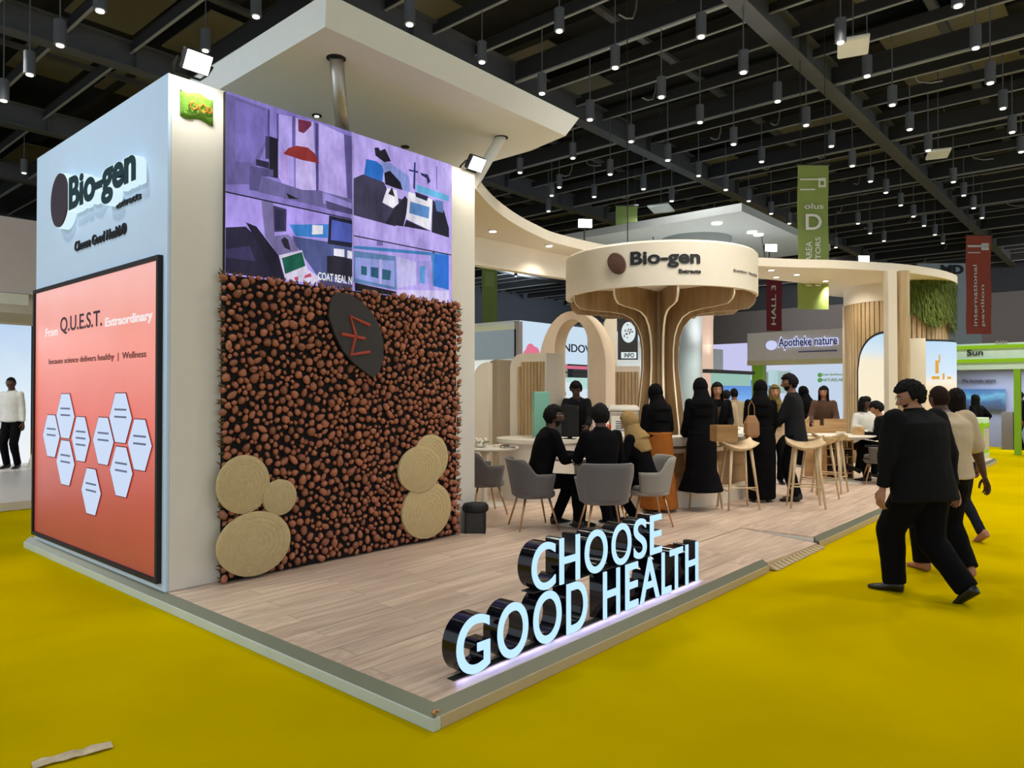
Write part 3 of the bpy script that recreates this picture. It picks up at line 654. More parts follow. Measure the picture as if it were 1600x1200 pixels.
def ok(x, z, r_):
    gx, gz = int(x / .08), int(z / .08)
    for i in (-1, 0, 1):
        for j in (-1, 0, 1):
            for (a_, b_, c_) in cell.get((gx + i, gz + j), ()):
                if (a_ - x) ** 2 + (b_ - z) ** 2 < ((r_ + c_) * 1.22) ** 2: return False
    return True
for t_ in range(26000):
    r_ = rnd.choice((.016, .019, .022, .025)) if t_ > 3000 else rnd.choice((.025, .029, .033))
    x = rnd.uniform(nx0 + .01, nx1 - .01); z = rnd.uniform(nz0 + .03, nz1 + .01)
    if in_poly(x, z) or any(((x - a_) / rx) ** 2 + ((z - b_) / rz_) ** 2 < .92 for a_, b_, rx, rz_ in discs): continue
    if ok(x, z, r_ * .9):
        cell.setdefault((int(x / .08), int(z / .08)), []).append((x, z, r_ * .9)); nuts.append((x, z, r_))
def near_key(nu):
    return -nu[2] / (Vector((nu[0], Y0, nu[1])) - CAM).length
nuts.sort(key=near_key)
bulk = bmesh.new()
for i, (x, z, r_) in enumerate(nuts):
    me = nut_meshes[i % 5]; y = Y0 - .055 - rnd.random() * .03
    s_ = (r_ * rnd.uniform(.85, 1.1), r_ * 1.05, r_ * rnd.uniform(.9, 1.25)); e_ = (rnd.uniform(-.6, .6), rnd.uniform(-1.2, 1.2), rnd.uniform(-.6, .6))
    if i < 290:
        o = bpy.data.objects.new('nut', me); C.objects.link(o); o.parent = NW; o.location = (x, y, z); o.scale = s_; o.rotation_euler = e_
    else:
        mt = Matrix.Translation((x, y, z)) @ __import__('mathutils').Euler(e_).to_matrix().to_4x4() @ Matrix.Diagonal((*s_, 1))
        k0 = len(bulk.verts); bulk.from_mesh(me); bulk.verts.ensure_lookup_table()
        bmesh.ops.transform(bulk, matrix=mt, verts=bulk.verts[k0:])
me = bpy.data.meshes.new('nuts'); bulk.to_mesh(me); bulk.free(); me.materials.clear()
m2 = mat('nut_shell_far', (168, 104, 74), .42, var=.42, scale=9, bump=.35, bscale=90); me.materials.append(m2)
me.polygons.foreach_set('use_smooth', [True] * len(me.polygons))
o = bpy.data.objects.new('nuts', me); C.objects.link(o); o.parent = NW; struct(o, 'stuff')
tw = MB()
for k in range(260):
    s_ = rnd.random(); side = rnd.choice((0, 0, 1, 1, 2))
    if side == 0: p_ = Vector((nx0 + .03, Y0 - .06, nz0 + s_ * (nz1 - nz0))); d_ = Vector((-1, rnd.uniform(-.5, .3), rnd.uniform(-.6, .6)))
    elif side == 1: p_ = Vector((nx1 - .03, Y0 - .06, nz0 + s_ * (nz1 - nz0))); d_ = Vector((1, rnd.uniform(-.5, .3), rnd.uniform(-.6, .6)))
    else: p_ = Vector((nx0 + s_ * (nx1 - nx0), Y0 - .06, nz1)); d_ = Vector((rnd.uniform(-.6, .6), -.3, .5))
    tw.tube([p_, p_ + d_ * rnd.uniform(.02, .04), p_ + d_ * rnd.uniform(.04, .065) + Vector((0, 0, .01))], [.006, .007, .002], 5)
struct(tw.build('husk_fringe', mat('dry_husk', (96, 74, 44), .9, var=.4, scale=30), NW), 'stuff')
rebase(NW, (nx0, Y0, nz0))
# plaque
PQ = thing('oval_plaque', 'dark grey leaning oval plaque with an orange mark on the nut wall', 'sign', (0, 0, 0))
MB().poly([(p.x, Y0 - .115, p.z) for p in plq], (0, .03, 0)).build('plate', mat('slate_plate', (54, 48, 46), .6), PQ)
og = mat('orange_mark', (178, 66, 42), .5)
q = MB()
def cp(x, y): return Vv(320 + x / 2.4, 420 + y / 2.4, Y0 - .118)
for pts in (((618, 212), (545, 178), (566, 250), (548, 322), (618, 312)), ((512, 244), (600, 262))):
    q.tube([cp(*p_) for p_ in pts], .016, 6)
q.build('orange_mark', og, PQ); rebase(PQ, (1.45, Y0 - .1, 1.75))
# jute discs
jute = mat('jute_fibre', (204, 182, 134), .9, var=.14, scale=24, bump=.7, bscale=150)
lab = ['upper large jute disc at the lower left of the nut wall', 'lowest and largest jute disc at the left foot of the nut wall', 'smallest jute disc overlapping the two big left discs',
       'topmost jute disc near the right edge of the nut wall', 'middle jute disc of the right three, leaning left', 'lowest jute disc at the right foot of the nut wall']
for i, (x, z, rx, rz_) in enumerate(discs):
    y = Y0 - .10 - .012 * ((i * 2) % 3 + 1); rg = []
    for q_, rr in ((y + .03, 1.0), (y + .004, 1.0), (y, .97)):
        rg.append([(x + rx * rr * math.cos(t_ * math.pi / 24), q_, z + rz_ * rr * math.sin(t_ * math.pi / 24)) for t_ in range(48)])
    o = MB().loft(rg).build('jute_disc', jute, auto=50); tag(o, lab[i], 'disc', 'jute discs on the nut wall')
    sp = MB(); pts = []
    for t_ in range(90):
        rr = .1 + .86 * t_ / 90; pts.append((x + rx * rr * math.cos(t_ * .42), y - .001, z + rz_ * rr * math.sin(t_ * .42)))
    sp.tube(pts, .0016, 5).build('stitched_coil', jute, o)

# ---------------------------------------------------------------- illuminated letters
LS = thing('letter_sign', 'free standing illuminated block letters in two rows on the platform front edge', 'sign', (0, 0, 0))
VL = .14; DEP = .105
cas = mat('letter_casing', (10, 10, 22), .1)
for row, z0, z1 in (([('G', .285, .54), ('O', .60, .862), ('O', .91, 1.178), ('D', 1.23, 1.452), ('H', 1.63, 1.83), ('E', 1.90, 2.065), ('A', 2.09, 2.36), ('L', 2.395, 2.535), ('T', 2.515, 2.716), ('H', 2.76, 2.97)], .108, .42),
                    ([('C', .895, 1.12), ('H', 1.16, 1.37), ('O', 1.424, 1.68), ('O', 1.732, 1.975), ('S', 2.01, 2.18), ('E', 2.23, 2.395)], .428, .712)):
    for ch, a_, b_ in row:
        o = text_on('letter', ch, (a_, VL + DEP, z0), (1, 0, 0), (0, 0, 1), b_ - a_, z1 - z0, cas, LS, DEP, .012)
        text_on('lit_face', ch, (a_ + .002, VL - .0005, z0 + .002), (1, 0, 0), (0, 0, 1), b_ - a_ - .004, z1 - z0 - .004, M['letter'], o, .008, .008)
    if z0 > .3: MB().box(.93, VL + .012, .4215, 2.39, VL + DEP, .4275).build('shelf_strip', M['dsteel'], LS)
MB().box(.28, VL + .01, .108, 2.98, VL + .06, .112).build('base_rail', M['dsteel'], LS)
rebase(LS, (.28, VL, .108))
light('AREA', (1.63, .132, .128), 1.6, (.36, .38, 1), (0, -1, -.9), 2.7, .014, name='letter_glow_fill')  # added light for the lavender glow before the letters, no strip modelled
PZ = .108
def smooth_path(pts, n=8):
    out = []
    for i in range(len(pts) - 1):
        p0 = pts[max(i - 1, 0)]; p1 = pts[i]; p2 = pts[i + 1]; p3 = pts[min(i + 2, len(pts) - 1)]
        for k in range(n):
            t = k / n; out.append(tuple(.5 * ((2 * b) + (c - a) * t + (2 * a - 5 * b + 4 * c - d) * t * t + (-a + 3 * b - 3 * c + d) * t ** 3) for a, b, c, d in zip(p0, p1, p2, p3)))
    out.append(tuple(pts[-1])); return out
# ---------------------------------------------------------------- ribbon canopy
RB = thing('ribbon_canopy', 'long curved cream canopy ribbon sweeping from the tower to the slatted pod', 'canopy', (0, 0, 0))
outer = smooth_path([(3.335, 2.97), (4.12, 3.42), (4.87, 3.75), (5.63, 3.99), (6.4, 4.13), (7.7, 4.0), (9.1, 3.35), (10.15, 2.68), (10.9, 2.12), (11.4, 1.68), (12.5, .94), (13.3, .62), (14.2, .40), (15.2, .40), (16.0, .9), (16.3, 1.9)])
inner = smooth_path([(3.335, 4.76), (4.3, 4.76), (5.3, 4.75), (6.3, 4.74), (7.4, 4.64), (8.6, 4.35), (9.8, 3.95), (11.0, 3.45), (12.0, 3.05), (12.8, 2.78), (13.5, 2.75), (14.2, 2.9), (14.8, 3.0), (15.4, 2.95), (16.0, 2.6), (16.25, 2.1)])
rg = []
for a_, b_ in zip(outer, inner): rg.append([(a_[0], a_[1], 3.85), (b_[0], b_[1], 3.85), (b_[0], b_[1], 4.0), (a_[0], a_[1], 4.0)])
MB().loft(rg).build('slab', M['cream'], RB, auto=30)
bmb = MB(); br = smooth_path([(3.335, 4.70), (5.3, 4.69), (7.4, 4.6), (8.6, 4.3)])
bmb.loft([[(x, y, 3.40 + .012 * i * .4), (x, y + .14, 3.40 + .012 * i * .4), (x, y + .14, 3.85), (x, y, 3.85)] for i, (x, y) in enumerate(br)]).build('back_beam', M['cream'], RB, auto=30)
for px, py in ((770, 360), (858, 383), (1205, 421), (1213, 432), (1245, 428), (1290, 438)):
    c = on(px, py, 2, 3.85)
    o = MB().cyl((c.x, c.y), .07, 3.835, 3.85, 20).build('recessed_lamp', M['white'], RB); MB().cyl((c.x, c.y), .05, 3.828, 3.835, 16).build('lens', M['lens'], o)
rebase(RB, (3.34, 3, 3.85))
for x, y, p in ((5.0, 4.2, 45), (6.4, 4.35, 40), (8.6, 3.9, 40), (10.6, 3.0, 60), (12.3, 2.0, 40)):
    light('SPOT', (x, y, 3.8), p, (1, .93, .80), size=.06, spot=130, name='canopy_downlight')
# the two flood lamps above the ribbon
for px, py, D, lb in ((914, 350, 11.5, 'bright flood lamp standing on the ribbon canopy left of the tree'), (1204, 388, 13.2, 'bright round flood lamp on the ribbon canopy right of the tree'), (1349, 406, 14.0, 'small bright flood lamp on the ribbon canopy above the slatted pod')):
    c = deep(px, py, D); t = thing('flood_light', lb, 'lamp', (c.x, c.y, 4.0), R(-45))
    h = c.z - 4.0
    MB().tube([(0, .06, 0), (0, .05, h)], .015, 8).build('post', M['dsteel'], t); MB().cyl((0, .06), .05, 0, .01).build('foot', M['dsteel'], t)
    MB().box(-.12, -.02, h - .07, .12, .04, h + .08).build('housing', M['dsteel'], t, bevel=.02); MB().box(-.105, -.027, h - .06, .105, -.02, h + .07).build('lens', M['flood'], t)

# ---------------------------------------------------------------- tree column
TC = deep(1031, 613, 10.3); tx, ty = TC.x, TC.y; RD = 1.33
TR = thing('tree_column', 'round cream disc canopy on flaring plywood fins like a tree', 'column', (tx, ty, PZ))
zz = lambda z: z - PZ
MB().loft([[(math.cos(2 * math.pi * k / 72) * r_, math.sin(2 * math.pi * k / 72) * r_, zz(z)) for k in range(72)] for r_, z in ((.35, 3.02), (RD - .09, 3.0), (RD - .06, 2.93), (RD, 2.93), (RD, 3.47), (RD - .03, 3.5), (.3, 3.5))]).build('disc', M['cream'], TR, auto=35)
prof = [(.09, 3.02), (RD - .03, 3.02), (RD - .03, 2.86), (RD - .06, 2.80), (RD - .13, 2.745), (1.0, 2.725), (.75, 2.715), (.56, 2.69), (.43, 2.63), (.34, 2.52), (.285, 2.38), (.26, 2.2), (.26, 1.95), (.285, 1.7), (.32, 1.4), (.36, 1.1), (.36, .7), (.36, PZ), (.06, PZ), (.09, 2.2)]
NF = 10; edge = mat('pale_fin_edge', (240, 226, 198), .45)
for k in range(NF):
    a = math.atan2(CAM.y - ty, CAM.x - tx) + R(10) + 2 * math.pi * k / NF; ca, sa = math.cos(a), math.sin(a)
    MB().poly([(r_ * ca + sa * .014, r_ * sa - ca * .014, zz(z)) for r_, z in prof], (-sa * .028, ca * .028, 0), 0, 1).build('fin', [M['ply'], edge], TR)
MB().cyl((0, 0), .12, 0, zz(3.02), 24).build('core', M['ply'], TR)
def TXY(az): return Vector((math.cos(az), math.sin(az), 0))
toc = math.atan2(CAM.y - ty, CAM.x - tx)
def wrap(px0, width):
    """angle on the disc for a picture column"""
    s = (px0 - 1031) / 147.0; return toc + math.asin(max(-1, min(1, s * .985)))
def on_disc(a0, zb):
    def f(a, b, d): an = a0 + a / RD; return Vector((math.cos(an) * (RD + .002 + d), math.sin(an) * (RD + .002 + d), zz(zb) + b))
    return f
def lettering(s, pxl, pxr, zb, h, m_, bold, nm='lettering', depth=.012):
    a0 = wrap(pxl, 0); a1 = wrap(pxr, 0); return text_on(nm, s, (0, 0, 0), (1, 0, 0), (0, 0, 1), (a1 - a0) * RD, h, m_, TR, depth, bold, fn=on_disc(a0, zb))
lettering('Bio-gen', 991, 1086, 3.145, .22, M['ktxt'], .03)
lettering('Extracts', 1057, 1087, 3.075, .05, M['ktxt'], .02)
lettering('better health', 1134, 1172, 3.13, .035, mat('grey_ink', (150, 145, 135), .6), 0)
am = wrap(972, 0); mb = MB()
rg = []
for q in (0, .03, .04):
    rg.append([tuple(Vector((math.cos(am + (.118 * math.cos(t) + .03 * math.sin(-t)) / RD), math.sin(am + (.118 * math.cos(t) + .03 * math.sin(-t)) / RD), 0)) * (RD + q) + Vector((0, 0, zz(3.235) + .14 * math.sin(t) * (1 if q < .04 else .9)))) for t in [2 * math.pi * i / 32 for i in range(32)]])
mb.loft(rg).build('medallion', mat('brown_medallion', (92, 62, 52), .4, var=.3, scale=25, bump=.5, bscale=40), TR, auto=40)
light('POINT', (tx + .8 * math.cos(toc), ty + .8 * math.sin(toc), 3.7), 14, (1, .93, .82), size=.1, name='disc_light')
for k in (-1.1, 0, 1.1, 2.4, -2.4):
    light('SPOT', (tx + 1.0 * math.cos(toc + k), ty + 1.0 * math.sin(toc + k), 2.68), 16, (1, .92, .76), (0, 0, -1), size=.05, spot=120, name='tree_downlight')
for k in (-1.2, -.4, .4, 1.2, 2.4):
    light('SPOT', (tx + .78 * math.cos(toc + k), ty + .78 * math.sin(toc + k), 1.12), 9, (1, .9, .72), (-.12 * math.cos(toc + k), -.12 * math.sin(toc + k), 1), size=.05, spot=120, name='tree_uplight')
light('SPOT', (5.0, .4, 5.2), 70, (1, .95, .84), (tx - 5.0, ty - .4, -2.0), size=.15, spot=62, name='fascia_spot')

# ---------------------------------------------------------------- bar counter around the tree
def stadium(r, x0, x1, y, n=20):
    return [(x1 + r * math.cos(t), y + r * math.sin(t)) for t in [-math.pi / 2 + math.pi * i / n for i in range(n + 1)]] + [(x0 - r * math.cos(t), y - r * math.sin(t)) for t in [-math.pi / 2 + math.pi * i / n for i in range(n + 1)]]
BA = thing('bar_counter', 'long rounded bar with white top and wooden front around the tree', 'counter', (7.2, 2.75, PZ))
def sl(r, z0, z1, name, m_, r1=None, bev=0):
    r1 = r1 or r; q = lambda r_, z: [(x - 7.2, y - 2.75, z - PZ) for x, y in stadium(r_, 6.85, 8.35, 2.75)]
    loops = [q(r, z0), q(r1, z1), q(.56, z1), q(.56, z0), q(r, z0)]
    return MB().loft(loops, False).build(name, m_, BA, auto=40, bevel=bev)
sl(1.03, PZ, .30, 'plinth', M['cream']); sl(.86, .30, .80, 'wooden_front', M['barw']); sl(.92, .80, .86, 'lit_band', M['cream'], .98); sl(1.0, .90, 1.02, 'counter_top', M['white'], 1.02, .01); sl(.9, .86, .90, 'shadow_gap', M['barw'])
# things on the bar
def crate_box(name, label, cx, cy, z, w, d, h, rz, m_, cat='box', lid=True):
    t = thing(name, label, cat, (cx, cy, z), rz)
    b = MB(); th = .012
    b.box(-w / 2, -d / 2, 0, w / 2, -d / 2 + th, h).box(-w / 2, d / 2 - th, 0, w / 2, d / 2, h).box(-w / 2, -d / 2 + th, 0, -w / 2 + th, d / 2 - th, h).box(w / 2 - th, -d / 2 + th, 0, w / 2, d / 2 - th, h).box(-w / 2 + th, -d / 2 + th, 0, w / 2 - th, d / 2 - th, th)
    b.build('body', m_, t, bevel=.002)
    if lid: MB().box(-w / 2 + th, -d / 2 + th, h * .8, w / 2 - th, d / 2 - th, h * .82).build('filling', M['white'], t)
    return t
c = ground(1131, 689, 1.025); crate_box('wooden_crate', 'plain brown wooden box standing on the bar counter', c.x, c.y, 1.022, .26, .2, .19, -.7, M['barw'])
c = ground(1150, 683, 1.022); 
sp = thing('paper_stack', 'low stack of white papers beside the wooden box on the bar', 'paper', (c.x + .1, c.y + .1, 1.022), .3)
for i in range(4): MB().box(-.1, -.14, i * .012, .1, .14, i * .012 + .009).build('sheet_bundle', M['white'], sp).rotation_euler = (0, 0, i * .12)
c = ground(1058, 672, 1.022); t = thing('serving_tray', 'pale wooden tray with paper wraps at the left end of the bar', 'tray', (c.x, c.y, 1.022), .5)
MB().box(-.16, -.1, 0, .16, .1, .012).build('board', M['stoolw'], t, bevel=.003)
for k in range(4): MB().tube([(-.1 + k * .06, -.05, .03), (-.08 + k * .06, .05, .034)], .016, 8).build('wrap', M['cream'], t)

# ---------------------------------------------------------------- chairs, stools, tables
def tub_chair(name, label, loc, rz, fab, group=None, leg='gold'):
    t = thing(name, label, 'chair', loc, rz, group)
    n = 40; amax = R(128); rgs = []
    def sect(a, lev):
        s = abs(a) / amax; k = max(0, min(1, (s - .42) / .22)); k = k * k * (3 - 2 * k)
        top = .76 * (1 - k) + .60 * k
        rx, ry = .25 + .055 * lev, .225 + .045 * lev
        ex = 2.6; ca, sa = math.sin(a), -math.cos(a)
        rr = (abs(ca) ** ex + abs(sa) ** ex) ** (-1 / ex)
        z = .36 + (top - .36) * lev
        return ca * rr * rx, sa * rr * ry * (1 + .12 * lev * (1 - k)), z
    L = [0, .12, .35, .6, .85, 1]
    o_ = [[sect(-amax + 2 * amax * i / n, l) for l in L] for i in range(n + 1)]
    rg = []
    for i in range(n + 1):
        col = o_[i]; inn = [(x * .90, y * .90, z) for x, y, z in col[::-1]]; inn[0] = (inn[0][0], inn[0][1], inn[0][2] - .004)
        mid = [((col[-1][0] + inn[0][0]) / 2, (col[-1][1] + inn[0][1]) / 2, col[-1][2] + .012)]
        rg.append(col + mid + inn)
    MB().loft(rg).build('shell', fab, t, smooth=True)
    def sq(rx, ry, z, n_=32): return [((1 if math.cos(q) > 0 else -1) * abs(math.cos(q)) ** .7 * rx, (1 if math.sin(q) > 0 else -1) * abs(math.sin(q)) ** .7 * ry, z) for q in [2 * math.pi * i / n_ for i in range(n_)]]
    MB().loft([sq(.22, .2, .34), sq(.25, .225, .36), sq(.25, .225, .40)]).build('seat_base', fab, t, auto=50)
    MB().loft([sq(.21, .2, .40), sq(.225, .215, .42), sq(.225, .215, .455), sq(.2, .19, .47), sq(.1, .1, .474)]).build('seat_cushion', fab, t, smooth=True)
    for sx in (-1, 1):
        for sy in (-1, 1):
            MB().tube([(sx * .15, sy * .13, .36), (sx * .235, sy * .22, 0)], [.014, .009], 8).build('leg', M[leg], t, smooth=True)
    return t
def round_table(name, label, loc, r, h, group=None, m_='white'):
    t = thing(name, label, 'table', loc, 0, group)
    MB().loft([[(math.cos(q) * k * r, math.sin(q) * k * r, z) for q in [2 * math.pi * i / 40 for i in range(40)]] for k, z in ((.93, h - .03), (1, h - .012), (1, h), (.2, h + .0005))]).build('table_top', M[m_], t, auto=40)
    MB().tube([(0, 0, .02), (0, 0, .1), (0, 0, h - .12), (0, 0, h - .03)], [.055, .032, .035, .09], 18).build('column', M[m_], t, smooth=True)
    MB().loft([[(math.cos(q) * k, math.sin(q) * k, z) for q in [2 * math.pi * i / 32 for i in range(32)]] for k, z in ((r * .62, 0), (r * .62, .008), (r * .5, .016), (.05, .03))]).build('base', M[m_], t, auto=40)
    return t
def stool(name, label, loc, rz, group=None):
    t = thing(name, label, 'stool', loc, rz, group); h = .78
    rg = []
    for i in range(15):
        x = -.23 + .46 * i / 14; u = abs(x) / .23; dz = .07 * u ** 2.2; w_ = .17 * (1 - .25 * u ** 3); th_ = .045 - .015 * u
        rg.append([(x, -w_ * .9, h + dz - th_ * .5), (x, -w_, h + dz), (x, -w_ * .5, h + dz + .004), (x, w_ * .5, h + dz + .02), (x, w_, h + dz + .06), (x, w_ * .98, h + dz + .03), (x, w_ * .5, h + dz - th_), (x, -w_ * .5, h + dz - th_)])
    MB().loft(rg).build('seat', M['stoolw'], t, smooth=True)
    for sx in (-1, 1):
        for sy in (-1, 1):
            MB().tube([(sx * .13, sy * .09, h - .01), (sx * .21, sy * .17, 0)], [.021, .013], 10).build('leg', M['stoolw'], t, smooth=True)
    k = .26 / h
    def lp(sx, sy, z): f_ = 1 - z / h; return (sx * (.13 + .08 * f_), sy * (.09 + .08 * f_), z)
    for a_, b_ in ((lp(-1, -1, .28), lp(1, -1, .28)), (lp(-1, 1, .28), lp(1, 1, .28)), (lp(-1, -1, .24), lp(-1, 1, .24)), (lp(1, -1, .24), lp(1, 1, .24))):
        MB().tube([a_, b_], .009, 8).build('footrest', M['stoolw'], t)
    return t
VD = YAW      # looking direction; heading a = facing away from the lens
def place(px, D, z=PZ):
    p = deep(px, 613, D); return Vector((p.x, p.y, z))
T1 = place(902, 8.3); round_table('round_table', 'small round white pedestal table between the three seated people', T1, .40, .76)
tub_chair('tub_chair', 'grey tub chair nearest the camera with its back to us', place(943, 7.6), VD - R(90) + R(6), M['gfab'])
tub_chair('tub_chair', 'grey tub chair under the man on the left of the round table', place(833, 8.05), VD - R(90) - R(75), M['gfab'])
tub_chair('tub_chair', 'pale grey tub chair under the person in the straw coloured scarf', place(1012, 8.25), VD - R(90) + R(95), M['lfab'])
tub_chair('tub_chair', 'dark grey tub chair half hidden behind the tower edge', place(757, 9.0), VD - R(90) - R(70), M['gfab'])
tub_chair('tub_chair', 'grey tub chair at the far right table behind the walking man', place(1372, 11.9), VD - R(90) + R(70), M['gfab'])
t2 = place(757, 9.7); round_table('round_table', 'wide round white table at the left beside the tower', t2, .46, .76)
t3 = place(1312, 12.15); round_table('round_table', 'round white table at the right in front of the slatted pod', t3, .55, .78)
stool('bar_stool', 'pale wooden bar stool between the two women in black', place(1153, 9.35), VD - R(90) + R(8))
stool('bar_stool', 'pale wooden bar stool with swooping seat right of the man in the dark suit', place(1258, 9.45), VD - R(90) - R(12))
stool('bar_stool', 'pale wooden bar stool behind the right stool, second of three', place(1278, 10.3), VD + R(20))
stool('bar_stool', 'pale wooden bar stool farthest right of the row of stools', place(1296, 10.9), VD + R(50))
stool('bar_stool', 'dark legged bar stool under the nearest woman in black', place(1097, 9.5), VD - R(90))

# small bin, flower bowl, books on left table
t = thing('pedal_bin', 'small black bin with rounded lid at the foot of the tower', 'bin', (*ground(743, 832)[:2], PZ), YAW - R(90))
MB().box(-.10, -.1, 0, .10, .1, .22).build('mesh_body', mat('smoky_bin', (40, 36, 34), .4), t, bevel=.01)
for sx in (-1, 1): MB().box(sx * .1 - .01, -.11, 0, sx * .1 + .01, .11, .22).build('side_post', M['mblack'], t)
MB().loft([[(math.cos(q) * .14 * k, math.sin(q) * .13 * k, z) for q in [2 * math.pi * i / 28 for i in range(28)]] for k, z in ((.9, .22), (1, .24), (1, .28), (.85, .305), (.3, .315))]).build('lid', M['mblack'], t, smooth=True)
zt2 = PZ + .76
t = thing('flower_arrangement', 'low arrangement of cream flowers and leaves on the left table', 'flowers', (*deep(751, 690, 9.65)[:2], zt2))
MB().ball((0, 0, .03), (.09, .07, .03), 16, 6).build('bowl', M['white'], t, smooth=True)
rr = random.Random(3)
for i in range(7): MB().ball((rr.uniform(-.1, .12), rr.uniform(-.05, .05), .07 + rr.random() * .04), .028, 10, 6).build('flower', M['cream'], t, smooth=True)
lv = mat('leaf_green', (70, 96, 44), .6)
for i in range(8): a = rr.uniform(0, 6.28); MB().loft([[(.03 * math.cos(a), .03 * math.sin(a), .05), (.03 * math.cos(a) + .01, .03 * math.sin(a), .052)], [(.09 * math.cos(a) - .02, .09 * math.sin(a), .08), (.09 * math.cos(a) + .02, .09 * math.sin(a) + .01, .082)], [(.15 * math.cos(a), .15 * math.sin(a), .06), (.152 * math.cos(a), .152 * math.sin(a), .061)]], False, False).build('leaf', lv, t)
def book(label, px, D, z, w, d, h, rz, m_, cat='book', name='book'):
    p = deep(px, 690, D); t = thing(name, label, cat, (p.x, p.y, z), YAW - R(90) + rz)
    MB().box(-w / 2, -d / 2, 0, w / 2, d / 2, h * .14).build('lower_cover', m_, t); MB().box(-w / 2 + .004, -d / 2 + .004, h * .14, w / 2 - .002, d / 2 - .004, h * .86).build('pages', M['white'], t)
    MB().box(-w / 2, -d / 2, h * .86, w / 2, d / 2, h).build('upper_cover', m_, t); MB().box(-w / 2 - .003, -d / 2, 0, -w / 2, d / 2, h).build('spine', m_, t)
book('cream book lying on the left white table', 779, 9.68, zt2, .11, .16, .035, .1, M['cream'])
book('brown book beside the cream book on the left white table', 790, 9.6, zt2, .11, .16, .035, -.1, mat('brown_cover', (88, 50, 38), .5))
book('thin black folder at the right edge of the left white table', 797, 9.5, zt2, .15, .1, .02, 0, M['mblack'], 'folder', 'folder')

# reception desk behind the seated group
DK = thing('reception_desk', 'curved white reception desk behind the seated group', 'desk', (0, 0, 0))
dcx, dcy = 5.75, 4.0
def arcp(r, z): return [(dcx + math.cos(q) * r, dcy + math.sin(q) * r, z) for q in [2 * math.pi * i / 48 for i in range(48)]]
MB().loft([arcp(.58, PZ), arcp(.58, .90)]).build('body', M['white'], DK, auto=40)
MB().loft([arcp(.62, .90), arcp(.62, .95)]).build('top', M['white'], DK, auto=40)
rebase(DK, (dcx, dcy, PZ)); DZ = .95
def desk_item(px, py_b, D): p = deep(px, py_b, D); return (p.x, p.y, DZ)
# monitors
for i, (px, D, w_, h_, rz, lb) in enumerate(((866, 10.05, .24, .42, .5, 'upright dark grey monitor panel on the reception desk, left one'), (889, 10.1, .26, .46, -.35, 'upright black monitor panel on the reception desk, right one'))):
    t = thing('monitor', lb, 'monitor', desk_item(px, 680, D), YAW - R(90) + rz)
    mm = mat('monitor_back', (58, 60, 64), .6) if i == 0 else M['mblack']
    MB().poly([(-w_ / 2, 0, .03), (w_ / 2, 0, .03), (w_ / 2, 0, h_), (-w_ / 2 + .06, 0, h_ + .02), (-w_ / 2, 0, h_ - .04)], (0, .03, 0)).build('panel', mm, t, bevel=.004)
    MB().box(-.03, .03, 0, .03, .06, .2).build('stand', mm, t); MB().box(-.09, -.05, 0, .09, .1, .008).build('foot', mm, t)
t = thing('teal_display_box', 'translucent teal display box behind the man on the left', 'box', (*deep(845, 660, 10.45)[:2], DZ), YAW - R(90) + .15)
MB().box(-.12, -.105, 0, .12, .105, .02).build('base', M['cream'], t); MB().box(-.115, -.1, .02, .115, .1, .66).build('case', M['teal'], t, bevel=.01)
t = thing('drink_dispenser', 'clear rounded dispenser with white lid and red filling on the bar end', 'dispenser', (*deep(973, 650, 10.15)[:2], 1.022), YAW - R(90))
redj = mat('red_juice', (176, 52, 36), .3, trans=.2); clr = mat('clear_wall', (214, 204, 196), .2, trans=.5)
MB().box(-.2, -.12, .02, .2, .12, .14).build('filling', redj, t, bevel=.02); MB().box(-.21, -.13, .14, .21, .13, .32).build('clear_body', clr, t, bevel=.03)
MB().loft([[(sx * .215 * k, sy * .135 * k, z) for sx, sy in ((-1, -1), (1, -1), (1, 1), (-1, 1))] for k, z in ((1, .32), (1.02, .35), (.85, .40))]).build('lid', M['white'], t, bevel=.02)
MB().box(-.2, -.12, 0, .2, .12, .02).build('base', M['white'], t)
t = thing('desk_sign', 'white tent sign with grey print standing on the left bar end', 'sign', (*deep(968, 680, 9.78)[:2], 1.022), YAW - R(90) - .2)
MB().add([(-.11, -.05, 0), (.11, -.05, 0), (.11, 0, .26), (-.11, 0, .26), (-.11, .05, 0), (.11, .05, 0)], [(0, 1, 2, 3), (5, 4, 3, 2), (0, 3, 4), (1, 5, 2)]).build('card', M['white'], t)
q = MB(); sl_ = .05 / .26
for k in range(5): z = .06 + .03 * k; q.add([(-.05, -.052 + z * sl_, z), (.06, -.052 + z * sl_, z), (.06, -.052 + (z + .014) * sl_, z + .014), (-.05, -.052 + (z + .014) * sl_, z + .014)], [(0, 1, 2, 3)])
q.build('printed_lines', mat('slate_ink', (70, 92, 104), .6), t)
t = thing('brochure', 'pink floral brochure standing behind the seated man', 'brochure', (*deep(938, 660, 10.25)[:2], 1.022), YAW - R(90) + .1)
MB().box(-.11, 0, 0, .11, .01, .26).build('card', mat('pale_pink', (226, 206, 204), .6), t); pk = mat('pink_print', (190, 120, 130), .6)
for k in range(5): MB().ball((-.06 + .035 * k, -.004, .17 + .04 * math.sin(k * 2)), (.018, .004, .018), 10, 6).build('flower_print', pk, t)

